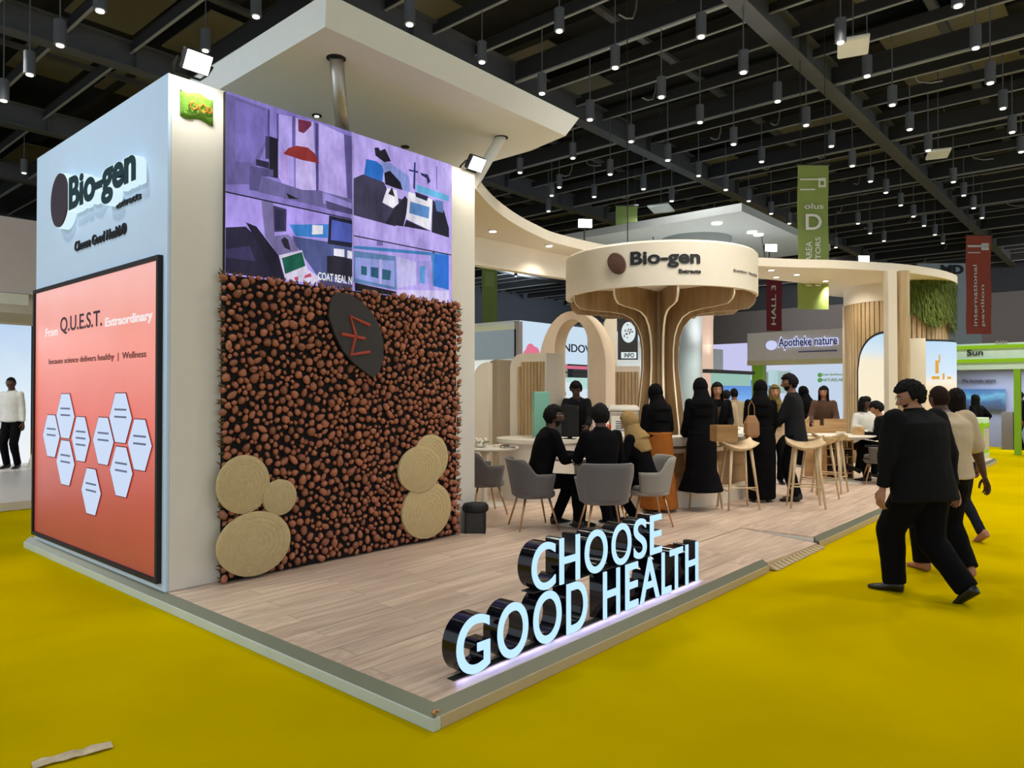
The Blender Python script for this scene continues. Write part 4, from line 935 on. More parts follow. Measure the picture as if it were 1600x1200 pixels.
# notched wooden partition and rack at the right
t = thing('notched_partition', 'low wooden partition with square notches behind the bar stools', 'partition', (*deep(1290, 613, 12.9)[:2], PZ), YAW - R(90) - R(6))
w_ = .72; pts = [(-w_ / 2, 0, 0), (w_ / 2, 0, 0), (w_ / 2, 0, 1.02), (-.02, 0, 1.02), (-.02, 0, .9), (-.10, 0, .9), (-.10, 0, 1.0), (-.2, 0, 1.0), (-.2, 0, .88), (-.28, 0, .88), (-.28, 0, 1.06), (-w_ / 2, 0, .98)]
MB().poly(pts, (0, .05, 0)).build('board', M['crate'], t)
t = thing('wooden_rack', 'pale wooden rack with small openings under the right table', 'shelf', (*deep(1308, 613, 12.75)[:2], PZ), YAW - R(90) - R(6))
b = MB()
for k in range(5): b.box(-.22, -.12, .08 + .14 * k, .22, .12, .10 + .14 * k)
for k in range(4): b.box(-.22 + k * .1467 - (.0 if k == 0 else .01), -.12, .0, -.21 + k * .1467, .12, .66)
b.build('frame', M['crate'], t)
for k in range(6): MB().tube([(-.14 + .14 * (k % 3), -.13, .17 + .28 * (k // 3)), (-.14 + .14 * (k % 3), .1, .17 + .28 * (k // 3))], .04, 10).build('bottle_end', M['mblack'], t)
t = thing('tissue_box', 'pale wooden box on the right white table', 'box', (*deep(1341, 676, 12.2)[:2], PZ + .78), .3)
MB().box(-.13, -.09, 0, .13, .09, .13).build('body', M['crate'], t, bevel=.005); MB().box(-.1, -.06, .13, .1, .06, .16).build('lid', M['white'], t, bevel=.005)
t = thing('white_carton', 'flat white carton on the right white table beside the wooden box', 'box', (*deep(1314, 680, 12.0)[:2], PZ + .78), .2)
MB().box(-.08, -.07, 0, .08, .07, .05).build('body', M['white'], t, bevel=.004); MB().box(-.082, -.072, .05, .082, .072, .058).build('lid', M['white'], t)

# ---------------------------------------------------------------- slatted pod at the right
PC = deep(1400, 613, 15.6); PR = 1.0; pc = math.atan2(CAM.y - PC.y, CAM.x - PC.x)
POD = thing('slatted_pod', 'round slatted wooden pod with moss band and two lit panels', 'pod', (PC.x, PC.y, PZ))
def pang(px, r=None):
    r = r or PR + .1; lo_, hi_ = -1.42, 1.42
    for _ in range(40):
        m_ = (lo_ + hi_) / 2
        v_ = PC + Vector((math.cos(pc + m_), math.sin(pc + m_), 0)) * r - CAM
        if 800 + FPX * v_.dot(RT) / v_.dot(FH) < px: lo_ = m_
        else: hi_ = m_
    return pc + lo_
def shell(a0, a1, r, z0, z1, n=16, th=.03):
    return [[(math.cos(a) * q, math.sin(a) * q, z - PZ) for q, z in ((r, z0), (r, z1), (r - th, z1), (r - th, z0))] for a in [a0 + (a1 - a0) * i / n for i in range(n + 1)]]
MB().cyl((0, 0), PR - .06, 0, 3.74, 48).build('inner_drum', mat('pod_inner', (70, 56, 42), .8), POD)
ns = 64; step = 2 * math.pi / ns
vis = [i for i in range(ns)]
for i in vis:
    a = pc - math.pi + i * step; d = (a - pc + math.pi) % (2 * math.pi) - math.pi
    if abs(d) > R(125): continue
    zt_ = 3.5; z0 = PZ
    if d > R(9) and abs(d) < R(100): z0 = 2.66
    if R(-47) < d < R(9) : z0 = PZ + .02
    MB().loft(shell(a + step * .06, a + step * .86, PR, z0 if z0 > 1 else PZ, zt_ + (.42 if d > 0 else 0), 2, .06)).build('slat', M['oak'], POD)
MB().loft(shell(pc - R(120), pc + R(5), PR + .02, 3.48, 3.86, 20, .1)).build('head_band', M['cream'], POD, auto=40)
a_l = pc - R(88); MB().loft(shell(a_l - .04, a_l + .03, PR + .04, PZ, 3.5, 3, .1)).build('edge_post', M['cream'], POD)
# arched lit panel
aw0, aw1 = pang(1338), pang(1436); cA = (aw0 + aw1) / 2; hw = (aw1 - aw0) / 2
deser = gradient('desert_picture', [(0, (246, 226, 188)), (.5, (252, 238, 208)), (.78, (248, 236, 208)), (.87, (212, 230, 242)), (1, (176, 216, 242))], 0, 2.7, .95)
def archp(r, grow, z0, ztop):
    L = []; 
    for i in range(25):
        q = -1 + 2 * i / 24; h = ztop - .75 + (.75 + grow) * math.sqrt(max(0, 1 - q * q)); a = cA + q * (hw + grow / PR)
        L.append([(math.cos(a) * r, math.sin(a) * r, z0 - PZ), (math.cos(a) * r, math.sin(a) * r, h - PZ), (math.cos(a) * (r - .03), math.sin(a) * (r - .03), h - PZ), (math.cos(a) * (r - .03), math.sin(a) * (r - .03), z0 - PZ)])
    return L
MB().loft(archp(PR + .03, .05, PZ, 2.80)).build('arch_frame', M['mblack'], POD, auto=40)
MB().loft(archp(PR + .045, 0, PZ + .1, 2.80)).build('arch_lit_panel', deser, POD, auto=40)
# poster panel and its side board
MB().loft(shell(pang(1421), pang(1445), PR + .14, PZ, 2.68, 6, .1)).build('side_board', M['cream'], POD, auto=40)
goldc = gradient('city_picture', [(0, (220, 176, 116)), (.48, (238, 206, 158)), (.58, (250, 236, 212)), (.68, (208, 228, 246)), (1, (178, 212, 242))], .4, 2.6, .95)
MB().loft(shell(pang(1444), pang(1497.2), PR + .12, PZ + .3, 2.62, 16, .05)).build('poster_panel', goldc, POD, auto=40)
MB().loft(shell(pang(1443) - .01, pang(1497.2) + .03, PR + .10, PZ, 2.66, 16, .08)).build('poster_frame', M['mblack'], POD, auto=40)
gb = glow('gold_print', (226, 170, 60), .9)
for (px, py, w_, h_) in ((1464, 573, .07, .26), (1468, 560, .03, .16), (1462, 590, .16, .06), (1474, 588, .05, .12), (1483, 590, .12, .05)):
    a = pang(px, PR + .12); z = hgt(py, 14.4)
    MB().add([(math.cos(a + s * w_ / 2 / PR) * (PR + .125), math.sin(a + s * w_ / 2 / PR) * (PR + .125), z - PZ + v * h_ / 2) for s, v in ((-1, -1), (1, -1), (1, 1), (-1, 1))], [(0, 1, 2, 3)]).build('gold_print', gb, POD)
# moss band: many short strands
rr = random.Random(5); ms = MB()
for k in range(5200):
    a = pang(1424) + (pc + R(105) - pang(1424)) * rr.random(); t_ = rr.random() ** 1.5
    lowz = 3.15 + .22 * math.sin(a * 9) * .4 - .3 * max(0, (a - pc) / 1.6); z = 3.86 - (3.86 - lowz) * t_
    r0 = PR + .02 + rr.random() * .11; l_ = rr.uniform(.06, .16); w_ = .010; sw = rr.uniform(-.04, .04)
    x, y = math.cos(a) * r0, math.sin(a) * r0; tx_, ty_ = -math.sin(a) * w_, math.cos(a) * w_; ox, oy = math.cos(a) * .04, math.sin(a) * .04
    z -= PZ
    ms.add([(x - tx_, y - ty_, z), (x + tx_, y + ty_, z), (x + ox + sw * ty_ * 20, y + oy, z - l_)], [(0, 1, 2)])
struct(ms.build('moss_band', mat('pod_moss', (84, 98, 28), .9, var=.7, scale=9), POD), 'stuff')
MB().loft(shell(pang(1422), pc + R(105), PR + .03, 3.3, 3.84, 20, .03)).build('moss_backing', mat('moss_back', (58, 66, 22), .9), POD)
# two posts in front of the pod
CP = deep(1392, 613, 13.4); t = thing('square_column', 'cream square column in front of the slatted pod', 'column', (CP.x, CP.y, PZ), YAW)
MB().box(-.09, -.08, 0, .09, .085, 3.74).build('shaft', M['cream'], t, bevel=.01); MB().box(-.11, -.1, 0, .11, .105, .08).build('foot', M['cream'], t)
CP = deep(1412.5, 613, 13.45); t = thing('round_column', 'pale wooden rounded column beside the cream column of the pod', 'column', (CP.x, CP.y, PZ), 0)
MB().cyl((0, 0), .105, 0, 3.74, 24).build('shaft', wood('pale_column_wood', (176, 150, 112), (204, 180, 140), 2), t, auto=40); MB().cyl((0, 0), .12, 0, .06, 24).build('foot', M['cream'], t)
light('SPOT', (PC.x + math.cos(pc - .7) * 1.9, PC.y + math.sin(pc - .7) * 1.9, 3.8), 70, (1, .93, .8), (-math.cos(pc - .7) * .5, -math.sin(pc - .7) * .5, -1), size=.05, spot=120, name='pod_downlight')
light('SPOT', (PC.x + math.cos(pc + .7) * 1.9, PC.y + math.sin(pc + .7) * 1.9, 3.8), 50, (1, .93, .82), (-math.cos(pc + .7) * .4, -math.sin(pc + .7) * .4, -1), size=.05, spot=120, name='pod_downlight')

# ---------------------------------------------------------------- arches and panels left of the tree
def arch_wall(name, label, c, rz, w, h, th, dep, m_, cat='arch', soft=None, thr=None):
    t = thing(name, label, cat, c, rz); n = 20; o_ = []; i_ = []
    # pointed-round arch: outer and inner outlines
    def outline(hw_, top, n_=20):
        return [(-hw_, 0)] + [(-hw_ * math.cos(math.pi * k / n_) , top - hw_ * 1.6 + hw_ * 1.6 * math.sin(math.pi * k / n_)) for k in range(n_ + 1)] + [(hw_, 0)]
    A = outline(w / 2, h); B = outline(w / 2 - th, h - (thr or th))
    MB().loft([[(a[0], 0, a[1]), (b[0], 0, b[1]), (b[0], dep, b[1]), (a[0], dep, a[1])] for a, b in zip(A, B)]).build('arch_band', m_, t, auto=40)
    return t
peach = mat('peach_laminate', (236, 214, 188), .5)
p = deep(893, 613, 12.2)
arch_wall('tall_arch', 'tall narrow cream arch standing left of the tree column', (p.x, p.y, PZ), YAW - R(90) - R(28), 1.22, 2.86, .30, .45, peach, thr=.14)
# panels with slatted inset
def inset_panel(label, pl_, pr_, D, ytop, side_w, m1, rz, slats=True, in_l=.12, in_t=.14, z_bot=.55):
    a = deep(pl_, 613, D); b = deep(pr_, 613, D); w_ = (b - a).length; h = hgt(ytop, D) - PZ
    t = thing('wall_panel', label, 'panel', (a.x, a.y, PZ), math.atan2(b.y - a.y, b.x - a.x) + rz)
    r_ = .22; pts = [(0, 0, 0), (w_, 0, 0), (w_, 0, h)] + [(r_ - r_ * math.sin(q), 0, h - r_ + r_ * math.cos(q)) for q in [math.pi / 2 * k / 8 for k in range(9)]]
    MB().poly(pts, (0, side_w, 0)).build('body', m1, t)
    if slats:
        n_ = 8; 
        ins = t
        sw = (w_ - in_l - .02) / n_
        for k in range(n_): MB().box(in_l + k * sw, -.03, z_bot, in_l + (k + .82) * sw, -.001, h - in_t - (.07 if k == 0 else 0)).build('slat', M['oak'], t)
    return t
inset_panel('cream rounded wall panel with a slatted wood inset beside the arch', 797, 862, 11.2, 553, .55, M['cream'], R(-32), True, .16, .13, .75)
inset_panel('narrow cream wall panel just right of the tower', 741, 764, 11.6, 566, .3, M['cream'], R(-10), False)
inset_panel('cream wall panel with a small wood inset behind the tree', 944, 1000, 12.6, 572, .15, M['cream'], 0, True, .1, .1, 1.0)
inset_panel('tall plain cream wall panel between the arch and the black sign', 944, 964, 13.2, 490, .2, M['cream'], 0, False)
inset_panel('slim taupe panel behind the narrow cream panel by the tower', 758, 780, 12.4, 562, .5, mat('taupe', (176, 160, 136), .6), R(-30), False)
# black sign board with a white round emblem
a = deep(966, 613, 14); t = thing('black_sign_board', 'black hanging sign board with a white round emblem', 'sign', (a.x, a.y, hgt(562, 14)), YAW - R(90))
w_ = .38; H = hgt(493, 14) - hgt(562, 14)
MB().box(0, 0, 0, w_, .05, H).build('board', mat('dark_sign', (40, 42, 44), .5), t); wg = glow('white_emblem', (226, 238, 240), .9)
MB().tube([(w_ / 2, .025, H), (w_ / 2, .025, 11.19 - hgt(562, 14))], .01, 6).build('hanger', M['dsteel'], t)
e = MB().loft([[(w_ * .52 + .135 * k * math.cos(q), y, H * .62 + .2 * k * math.sin(q)) for q in [2 * math.pi * i / 28 for i in range(28)]] for k, y in ((1, 0), (1, -.012))]).build('emblem', wg, t)
rr = random.Random(9); dk = MB()
for k in range(16):
    q = rr.uniform(0, 6.28); r_ = rr.random() ** .5 * .8; dk.ball((w_ * .52 + .135 * r_ * math.cos(q), -.013, H * .62 + .2 * r_ * math.sin(q)), (rr.uniform(.008, .02), .002, rr.uniform(.008, .02)), 8, 4)
struct(dk.build('emblem_marks', M['mblack'], e), 'stuff')
MB().box(w_ * .15, -.01, H * .03, w_ * .92, 0, H * .17).build('white_strip', wg, t); text_on('lettering', 'INFO', (w_ * .3, -.012, H * .05), (1, 0, 0), (0, 0, 1), w_ * .5, H * .1, M['mblack'], t, .003, .03)

# ================================================================ neighbouring stands
def bright_light(x, y, z, p, s, c=(1, 1, 1)): light('AREA', (x, y, z), p, c, (0, 0, -1), s, s, name='stand_ceiling_light')
inner_w = mat('stand_white', (226, 232, 240), .6)
# --- stand behind left: fascia from the corner, lightbox, written sign
cB = deep(806, 613, 18.0)
SB = thing('exhibition_stand', 'pale blue stand with a pink flower light box behind the arch', 'stand', (cB.x, cB.y, 0))
zb_, zt_ = hgt(560, 18), hgt(514, 18)
MB().box(0, .0, zb_, .12, 6, zt_).build('side_fascia', M['pale'], SB)
MB().box(0, -.1, 0, .14, .05, hgt(502, 18)).build('corner_post', mat('mauve_post', (176, 166, 166), .6), SB)
MB().box(.14, -.04, hgt(566, 18.6), 7.5, .05, hgt(500, 18)).build('front_lightbox', glow('sky_box', (206, 228, 246), .92), SB)
MB().box(.2, 4.0, 0, 7.5, 4.1, zt_).build('back_wall', inner_w, SB); MB().box(0, 0, zb_ + .9, 7.5, 4, zb_ + .95).build('roof', inner_w, SB)
bright_light(cB.x + 3, cB.y + 2, 2.9, 90, 2)
pf = MB(); pkm = glow('pink_flower', (232, 120, 150), .9)
for k, (dx, dz, r_) in enumerate(((.26, 0, .16), (.42, .14, .2), (.62, .05, .2), (.8, -.1, .16), (.5, -.12, .2))):
    MB().ball((.14 + dx * .9, -.05, hgt(556, 18) + dz * .8), (r_, .015, r_ * 1.1), 14, 8).build('flower_print', pkm, SB)
p0 = on(877, 549, 1, cB.y - .05); p1 = on(932, 549, 1, cB.y - .05)
text_on('lettering', 'INDOVA', (p0.x - cB.x, -.05, p0.z), (1, 0, 0), (0, 0, 1), p1.x - p0.x, .22, M['ktxt'], SB, .01, .01)
for z0_, z1_, m_ in ((hgt(575, 19), hgt(570, 19), glow('pink_line', (220, 110, 140), .9)), (hgt(582, 19), hgt(580, 19), M['dsteel'])): MB().box(1.2, -.06, z0_, 5, -.02, z1_).build('shelf_line', m_, SB)
MB().box(1.6, 1.4, .9, 5.4, 1.45, 2.05).build('display_window', glow('mint_window', (190, 230, 222), .85), SB)
for k in range(4): MB().box(1.7 + k * .9, 1.3, 1.0, 2.3 + k * .9, 1.38, 1.9 - .2 * (k % 2)).build('poster', glow('poster_pale', (222, 236, 246), .9), SB)
# --- grey canopy stand behind the tree
cG = deep(1160, 613, 16.0); zc = hgt(329, 16) 
SG = thing('grey_canopy', 'pale grey slab canopy on a flaring grey column behind the tree', 'canopy', (cG.x, cG.y, 0))
gry = mat('canopy_grey', (178, 186, 188), .6)
MB().box(0, 0, zc, 6.0, 6.2, zc + .18).build('slab', gry, SG)
cc = deep(1088, 613, 19.0); ccx, ccy = cc.x - cG.x, cc.y - cG.y
rg = []
for k in range(14):
    t_ = k / 13; z = t_ * (zc - .0); r_ = .42 + .5 * max(0, (t_ - .5) / .5) ** 2.2; rg.append([(ccx + math.cos(q) * r_, ccy + math.sin(q) * r_, z) for q in [2 * math.pi * i / 28 for i in range(28)]])
MB().loft(rg).build('flaring_column', gry, SG, smooth=True)
MB().box(ccx - .5, ccy - .62, .0, ccx - .3, ccy - .42, 3.6).build('lit_strip', glow('peach_strip', (232, 196, 172), .8), SG)
for px, py in ((1120, 348), (1185, 366), (1175, 362)):
    c = on(px, py, 2, zc); MB().cyl((c.x - cG.x, c.y - cG.y), .12, zc - .03, zc, 16).build('canopy_lamp', M['lens'], SG)
for px in (1020, 1105, 1190):
    c = on(px, 370, 2, zc); MB().tube([(c.x - cG.x, c.y - cG.y, zc), (c.x - cG.x + .4, c.y - cG.y, zc - 1.0)], .012, 5).build('cable', M['dsteel'], SG)
light('SPOT', (cG.x + 1.5, cG.y + 1.5, 2.6), 300, (.95, .98, 1), (-.1, -.1, 1), size=.3, spot=160, name='canopy_uplight')
MB().box(-1.5, 3.0, 0, 5.5, 3.1, 2.9).build('back_wall', inner_w, SG)
MB().box(-.6, .4, 1.75, 1.4, .45, 2.1).build('glass_rail', glow('mint_rail', (170, 218, 204), .7), SG); MB().box(-.9, .38, 2.02, 1.6, .5, 2.1).build('rail_top', M['dsteel'], SG)
bright_light(cG.x + 1, cG.y + 1, 2.8, 60, 1.5, (.85, 1, .97))
# --- lavender stand
cL = deep(1101, 613, 24); SL = thing('exhibition_stand', 'lavender light box stand between the tree and the blue lettered sign', 'stand', (cL.x, cL.y, 0))
MB().box(0, -2.1, hgt(583, 24), .1, .0, hgt(539, 24)).build('fascia_lightbox', glow('lavender_box', (206, 206, 246), .9), SL)
MB().box(.02, -2.1, 0, .1, -2.0, 3).build('post', inner_w, SL); MB().box(.02, 0, 0, .1, .1, 3).build('post', inner_w, SL)
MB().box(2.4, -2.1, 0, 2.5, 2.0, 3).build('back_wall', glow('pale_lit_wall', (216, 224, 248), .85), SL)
c = on(1155, 640, 0, cL.x + 1.0); MB().box(1.0, c.y - cL.y - 1.2, .5, 1.05, c.y - cL.y + 1.0, 2.0).build('blue_screen', gradient('blue_scr', [(0, (190, 224, 250)), (.6, (120, 176, 240)), (1, (60, 120, 214))], .5, 2.0, .9), SL)
MB().box(-1.2, .2, 1.55, -.2, .8, 2.15).build('white_cabinet', inner_w, SL); MB().box(-1.0, .3, 0, -.5, .7, 1.55).build('cabinet_post', inner_w, SL)
# --- stand with blue lettered sign
aS = on(1168, 613, 0, 17.4); bS = on(1316, 613, 0, 17.4); 
SS = thing('exhibition_stand', 'white stand with a glowing blue lettered sign and a lime post', 'stand', (17.4, bS.y, 0))
def DS(px): q = on(px, 613, 0, 17.4); return (q - CAM).dot(FH)
Ls = aS.y - bS.y; zt_ = hgt(521, DS(1168)); zb_ = hgt(564, DS(1168)); zc_ = hgt(571, DS(1168))
MB().box(0, -.6, zb_, .3, Ls, zt_).build('fascia', mat('fascia_white', (212, 206, 202), .6), SS); MB().box(-.02, -.6, zc_, .34, Ls, zb_).build('fascia_lip', mat('fascia_lip', (196, 186, 140), .6), SS)
MB().box(.02, Ls - .42, 0, .3, Ls - .12, zc_).build('lime_post', M['limep'], SS)
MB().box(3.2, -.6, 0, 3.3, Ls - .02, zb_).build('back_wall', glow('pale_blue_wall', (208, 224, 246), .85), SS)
MB().box(.3, -.6, 0, 3.2, Ls - .02, .06).build('stand_floor', inner_w, SS)
MB().box(.3, -.6, zc_ + .1, 3.2, Ls, zc_ + .16).build('stand_roof', inner_w, SS)
halo2 = glow('sign_glow', (206, 212, 250), .95)
def SW(px, py): q = on(px, py, 0, 17.4); return q
a_ = SW(1216, 546); b_ = SW(1311, 541)
text_on('letter_halo', 'Apotheke nature', (-.03, a_.y - bS.y, a_.z - .04), (0, -1, 0), (0, 0, 1), a_.y - b_.y, hgt(524, DS(1216)) - a_.z, halo2, SS, .02, .05)
text_on('lettering', 'Apotheke nature', (-.05, a_.y - bS.y - .03, a_.z), (0, -1, 0), (0, 0, 1), a_.y - b_.y - .06, .30, mat('navy_letters', (26, 44, 120), .4), SS, .015, .015)
b2 = SW(1248, 549); b3 = SW(1308, 546); MB().box(-.03, b3.y - bS.y, b2.z - .03, -.01, b2.y - bS.y, b2.z).build('underline', mat('navy_letters', (26, 44, 120), .4), SS)
MB().ball((-.03, a_.y - bS.y + .18, a_.z + .12), (.02, .16, .13), 12, 8).build('white_emblem', halo2, SS)
# inside: wall prints
c = on(1290, 592, 0, 20.55)
for px, py, w_, h_, m_ in ((1199, 590, .7, .5, 'pale_mint'), (1222, 597, .5, .7, 'pale_grn')):
    c = on(px, py, 0, 20.55); MB().box(3.12, c.y - bS.y - w_ / 2, c.z - h_ / 2, 3.18, c.y - bS.y + w_ / 2, c.z + h_ / 2).build('wall_print', glow(m_, (190, 220, 228) if m_ == 'pale_mint' else (170, 196, 190), .85), SS)
for py, s in ((586, 'Green Apothecary'), (594, 'NATURELAB')):
    c = on(1284, py + 2, 0, 20.5); text_on('lettering', s, (3.1, c.y - bS.y, c.z), (0, -1, 0), (0, 0, 1), .62, .09, glow('green_letters', (110, 160, 90), .6), SS, .01, .02)
    q = on(1281, py, 0, 20.5); MB().ball((3.1, q.y - bS.y, q.z), (.02, .07, .07), 8, 6).build('leaf_emblem', glow('leaf_emb', (96, 170, 80), .7), SS)
# --- green stand at the far right
gx = 20.0; a_ = on(1497, 613, 0, gx); b_ = on(1640, 613, 0, gx)
GS = thing('exhibition_stand', 'pale green stand with lime bands and a blue television at the right', 'stand', (gx, 0, 0))
def DG(px): return (on(px, 613, 0, gx) - CAM).dot(FH)
DD = DG(1500); pg = mat('pale_green_fascia', (206, 226, 212), .5)
zs = {k: hgt(k, DD) for k in (538, 541, 546, 562, 567, 578)}
MB().box(.0, -4.5, zs[578], .4, a_.y + .6, zs[538]).build('fascia', pg, GS)
MB().box(-.06, -4.5, zs[546], 0, a_.y + .6, zs[541]).build('lime_band', M['lime'], GS); MB().box(-.06, -4.5, zs[567], 0, a_.y + .6, zs[562]).build('lime_band', M['lime'], GS)
p0 = on(1511, 556, 0, gx - .02); text_on('lettering', 'Sun', (-.03, p0.y, p0.z), (0, -1, 0), (0, 0, 1), .36, .16, M['ktxt'], GS, .01, .02)
p0 = on(1556, 538, 0, gx - .02); text_on('lettering', 'B104', (-.03, p0.y, p0.z), (0, -1, 0), (0, 0, 1), .25, .09, mat('grey_ink', (150, 145, 135), .6), GS, .01, .02)
q = on(1590, 613, 0, gx + .1); MB().box(.0, q.y - .07, 0, .2, q.y + .07, zs[578]).build('lime_post', M['limep'], GS)
MB().box(3.0, -5, 0, 3.1, 3.2, 3).build('back_wall', mat('stand_blue_grey', (150, 156, 184), .6), GS); MB().box(.2, -5, 2.32, 3, 3.2, 2.4).build('stand_ceiling', M['dsteel'], GS)
tvx = 22.85; l_ = on(1501, 608, 0, tvx); r_ = on(1571, 641, 0, tvx)
MB().box(tvx - gx, r_.y, r_.z, tvx - gx + .05, l_.y, l_.z).build('television', gradient('tv_pic', [(0, (6, 36, 70)), (.35, (14, 84, 140)), (.6, (90, 176, 214)), (.75, (30, 120, 180)), (1, (16, 84, 160))], r_.z, l_.z, .9, var=.45, vscale=2.2), GS)
p0 = on(1503, 598, 0, tvx); p1 = on(1556, 598, 0, tvx); text_on('lettering', 'We innovate nature', (tvx - gx, p0.y, p0.z), (0, -1, 0), (0, 0, 1), p0.y - p1.y, .12, M['ktxt'], GS, .01, .02)
q0 = on(1566, 613, 0, 22.2); q1 = on(1584, 613, 0, 22.2); MB().box(2.0, q1.y, 0, 2.3, q0.y, 1.05).build('grey_cabinet', mat('warm_grey', (120, 112, 112), .6), GS)
bright_light(gx + 1.6, .5, 2.25, 70, 1.4, (.9, .95, 1))
light('SPOT', (16.8, .3, 5.8), 420, (.95, 1, .97), (3, .2, -2.9), .2, spot=70, name='stand_front_fill')  # added fill to brighten the green fascia
light('SPOT', (14.6, 5.6, 5.8), 330, (.98, .97, 1), (2.8, 0, -2.9), .2, spot=60, name='stand_front_fill')  # added fill to brighten the lettered sign fascia
CT = ground(1540, 722, 0); t = thing('lit_counter', 'glowing lime and white counter on the carpet before the green stand', 'counter', (CT.x, CT.y, 0), 0)
cb = .35
MB().box(0, .05, 0, .9, .95, .18).build('plinth', mat('counter_plinth', (206, 226, 190), .5), t); MB().box(0, .05, .18, .9, .95, .24).build('lime_band', M['lime'], t)
MB().box(.0, .05, .24, .9, .95, .78).build('body', mat('counter_body', (200, 190, 176), .5), t, bevel=.01); MB().box(-.01, .04, .78, .91, .96, .88).build('lime_band', M['lime'], t); MB().box(0, .05, .88, .9, .95, 1.0).build('top', glow('lime_top', (206, 230, 170), .8), t)
for y in (.04,): MB().box(-.012, y, .2, .05, y + .05, .9).build('lime_edge', M['lime'], t)
# stand far right behind
q = deep(1478, 613, 32); t = thing('exhibition_stand', 'grey blue fascia with black letters behind the pod roof', 'stand', (q.x, q.y, 0), YAW - R(90))
MB().box(-1.2, 0, 0, 1.6, .2, hgt(411, 32)).build('tall_wall', mat('steel_blue_wall', (168, 180, 190), .6), t)
text_on('lettering', 'MD', (-.2, -.02, hgt(428, 32)), (1, 0, 0), (0, 0, 1), 1.0, .4, M['ktxt'], t, .02, .04)
# --- far left stand behind the tower
yF = 8.95; FL = thing('exhibition_stand', 'white stand with a bright back wall at the far left', 'stand', (-2.0, yF, 0))
dF = (on(30, 613, 1, yF) - CAM).dot(FH)
MB().box(-5, 0, hgt(458, dF), 4.5, .1, hgt(341, dF)).build('fascia', mat('lilac_fascia', (214, 206, 214), .6), FL)
MB().box(-5, .1, hgt(458, dF) - .02, 4.5, 4, hgt(458, dF) + .1).build('soffit', mat('stand_soffit', (180, 170, 152), .6), FL)
MB().box(-5, .05, 0, 4.5, 6.3, .12).build('stand_floor', mat('pale_floor', (214, 206, 198), .4), FL, bevel=.01)
MB().box(-5, .04, hgt(522, dF + 2), 4.5, .5, hgt(510, dF + 2)).build('lintel', mat('stand_soffit', (180, 170, 152), .6), FL)
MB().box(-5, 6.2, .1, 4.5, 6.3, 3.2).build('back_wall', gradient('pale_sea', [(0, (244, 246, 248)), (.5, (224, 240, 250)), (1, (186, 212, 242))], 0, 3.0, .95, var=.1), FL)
q = on(12, 463, 1, yF - .05); MB().box(q.x + 2 - .2, -.02, q.z - .1, q.x + 2 + .25, 0.03, q.z + .05).build('soffit_lamp', M['offw'], FL)
c = ground(50, 735, .12) + Vector((.2, .25, 0)); t = thing('cloth_table', 'white cloth covered table at the left behind the tower', 'table', (c.x + .5, c.y + .3, .12), .3)
MB().loft([[(math.cos(q_) * r_ * (1 + .05 * math.sin(q_ * 7) * k), math.sin(q_) * r_ * (1 + .05 * math.sin(q_ * 7) * k), z) for q_ in [2 * math.pi * i / 42 for i in range(42)]] for k, r_, z in ((1, .62, .0), (.8, .5, .4), (0, .42, .95), (0, .40, .97), (0, .05, .975))]).build('tablecloth', M['white'], t, smooth=True)
MB().cyl((0, 0), .3, .0, .9).build('table_drum', M['white'], t)
light('AREA', (-2.5, yF + 3, 2.8), 120, (.95, .98, 1), (0, 0, -1), 3, 2, name='stand_ceiling_light')
# ================================================================ people
SKIN = {k: mat('skin_' + k, c, .5, var=.08, scale=20) for k, c in dict(dark=(84, 54, 40), brown=(128, 84, 60), tan=(172, 122, 92), light=(206, 160, 130)).items()}
HAIR = mat('black_hair', (8, 7, 7), .75, spec=.2, bump=.5, bscale=180); EYE = mat('eye', (20, 14, 12), .2); LIP = mat('lip', (120, 66, 58), .5)
def cloth(name, rgb, r=.85): return mat('cloth_' + name, rgb, r, var=.12, scale=9, bump=.25, bscale=220, spec=.12)
CL = dict(suit=cloth('black_suit', (18, 18, 20)), charcoal=cloth('charcoal', (30, 31, 35)), black=cloth('black', (6, 6, 9)), white=cloth('white', (222, 220, 214)), beige=cloth('beige', (196, 176, 148)),
          khaki=cloth('khaki', (176, 160, 130)), navy=cloth('navy', (26, 28, 40)), orange=cloth('orange_brown', (150, 88, 36)), cream=cloth('cream', (220, 200, 170)), olive=cloth('olive', (106, 92, 50)),
          straw=cloth('straw', (158, 130, 84)), grey=cloth('grey', (128, 126, 128)), brown=cloth('brown', (88, 66, 54)), dkbrown=cloth('dark_brown', (58, 34, 26)))
SHOE = mat('black_leather', (14, 14, 15), .3); PSHOE = mat('pink_tan_leather', (168, 112, 88), .5)
PEND = []      # (object, voxel, smooth, wrinkle, extra MB, extra mats)
wr = bpy.data.textures.new('cloth_folds', 'CLOUDS'); wr.noise_scale = .16; wr.noise_depth = 2
def pend(o, vox, wrinkle=0, extra=None, it=3): PEND.append((o, vox, wrinkle, extra, it)); return o
def ss(a, b, x): t = max(0., min(1., (x - a) / (b - a))); return t * t * (3 - 2 * t)
ICO = {}
def ico(n):
    if n not in ICO:
        bm = bmesh.new(); bmesh.ops.create_icosphere(bm, subdivisions=n, radius=1); ICO[n] = ([v.co.normalized() for v in bm.verts], [tuple(v.index for v in f.verts) for f in bm.faces]); bm.free()
    return ICO[n]
def skull(d):
    x, y, z = d; px, py, pz = x * .076, y * .096, z * .116
    if z < 0:
        px *= 1 - .34 * (-z) ** 1.4
        if y < 0: py *= 1 - .42 * min(1, -z * 1.1)
        if y > 0: py *= 1 - .06 * (-z)
    return Vector((px, py, pz))
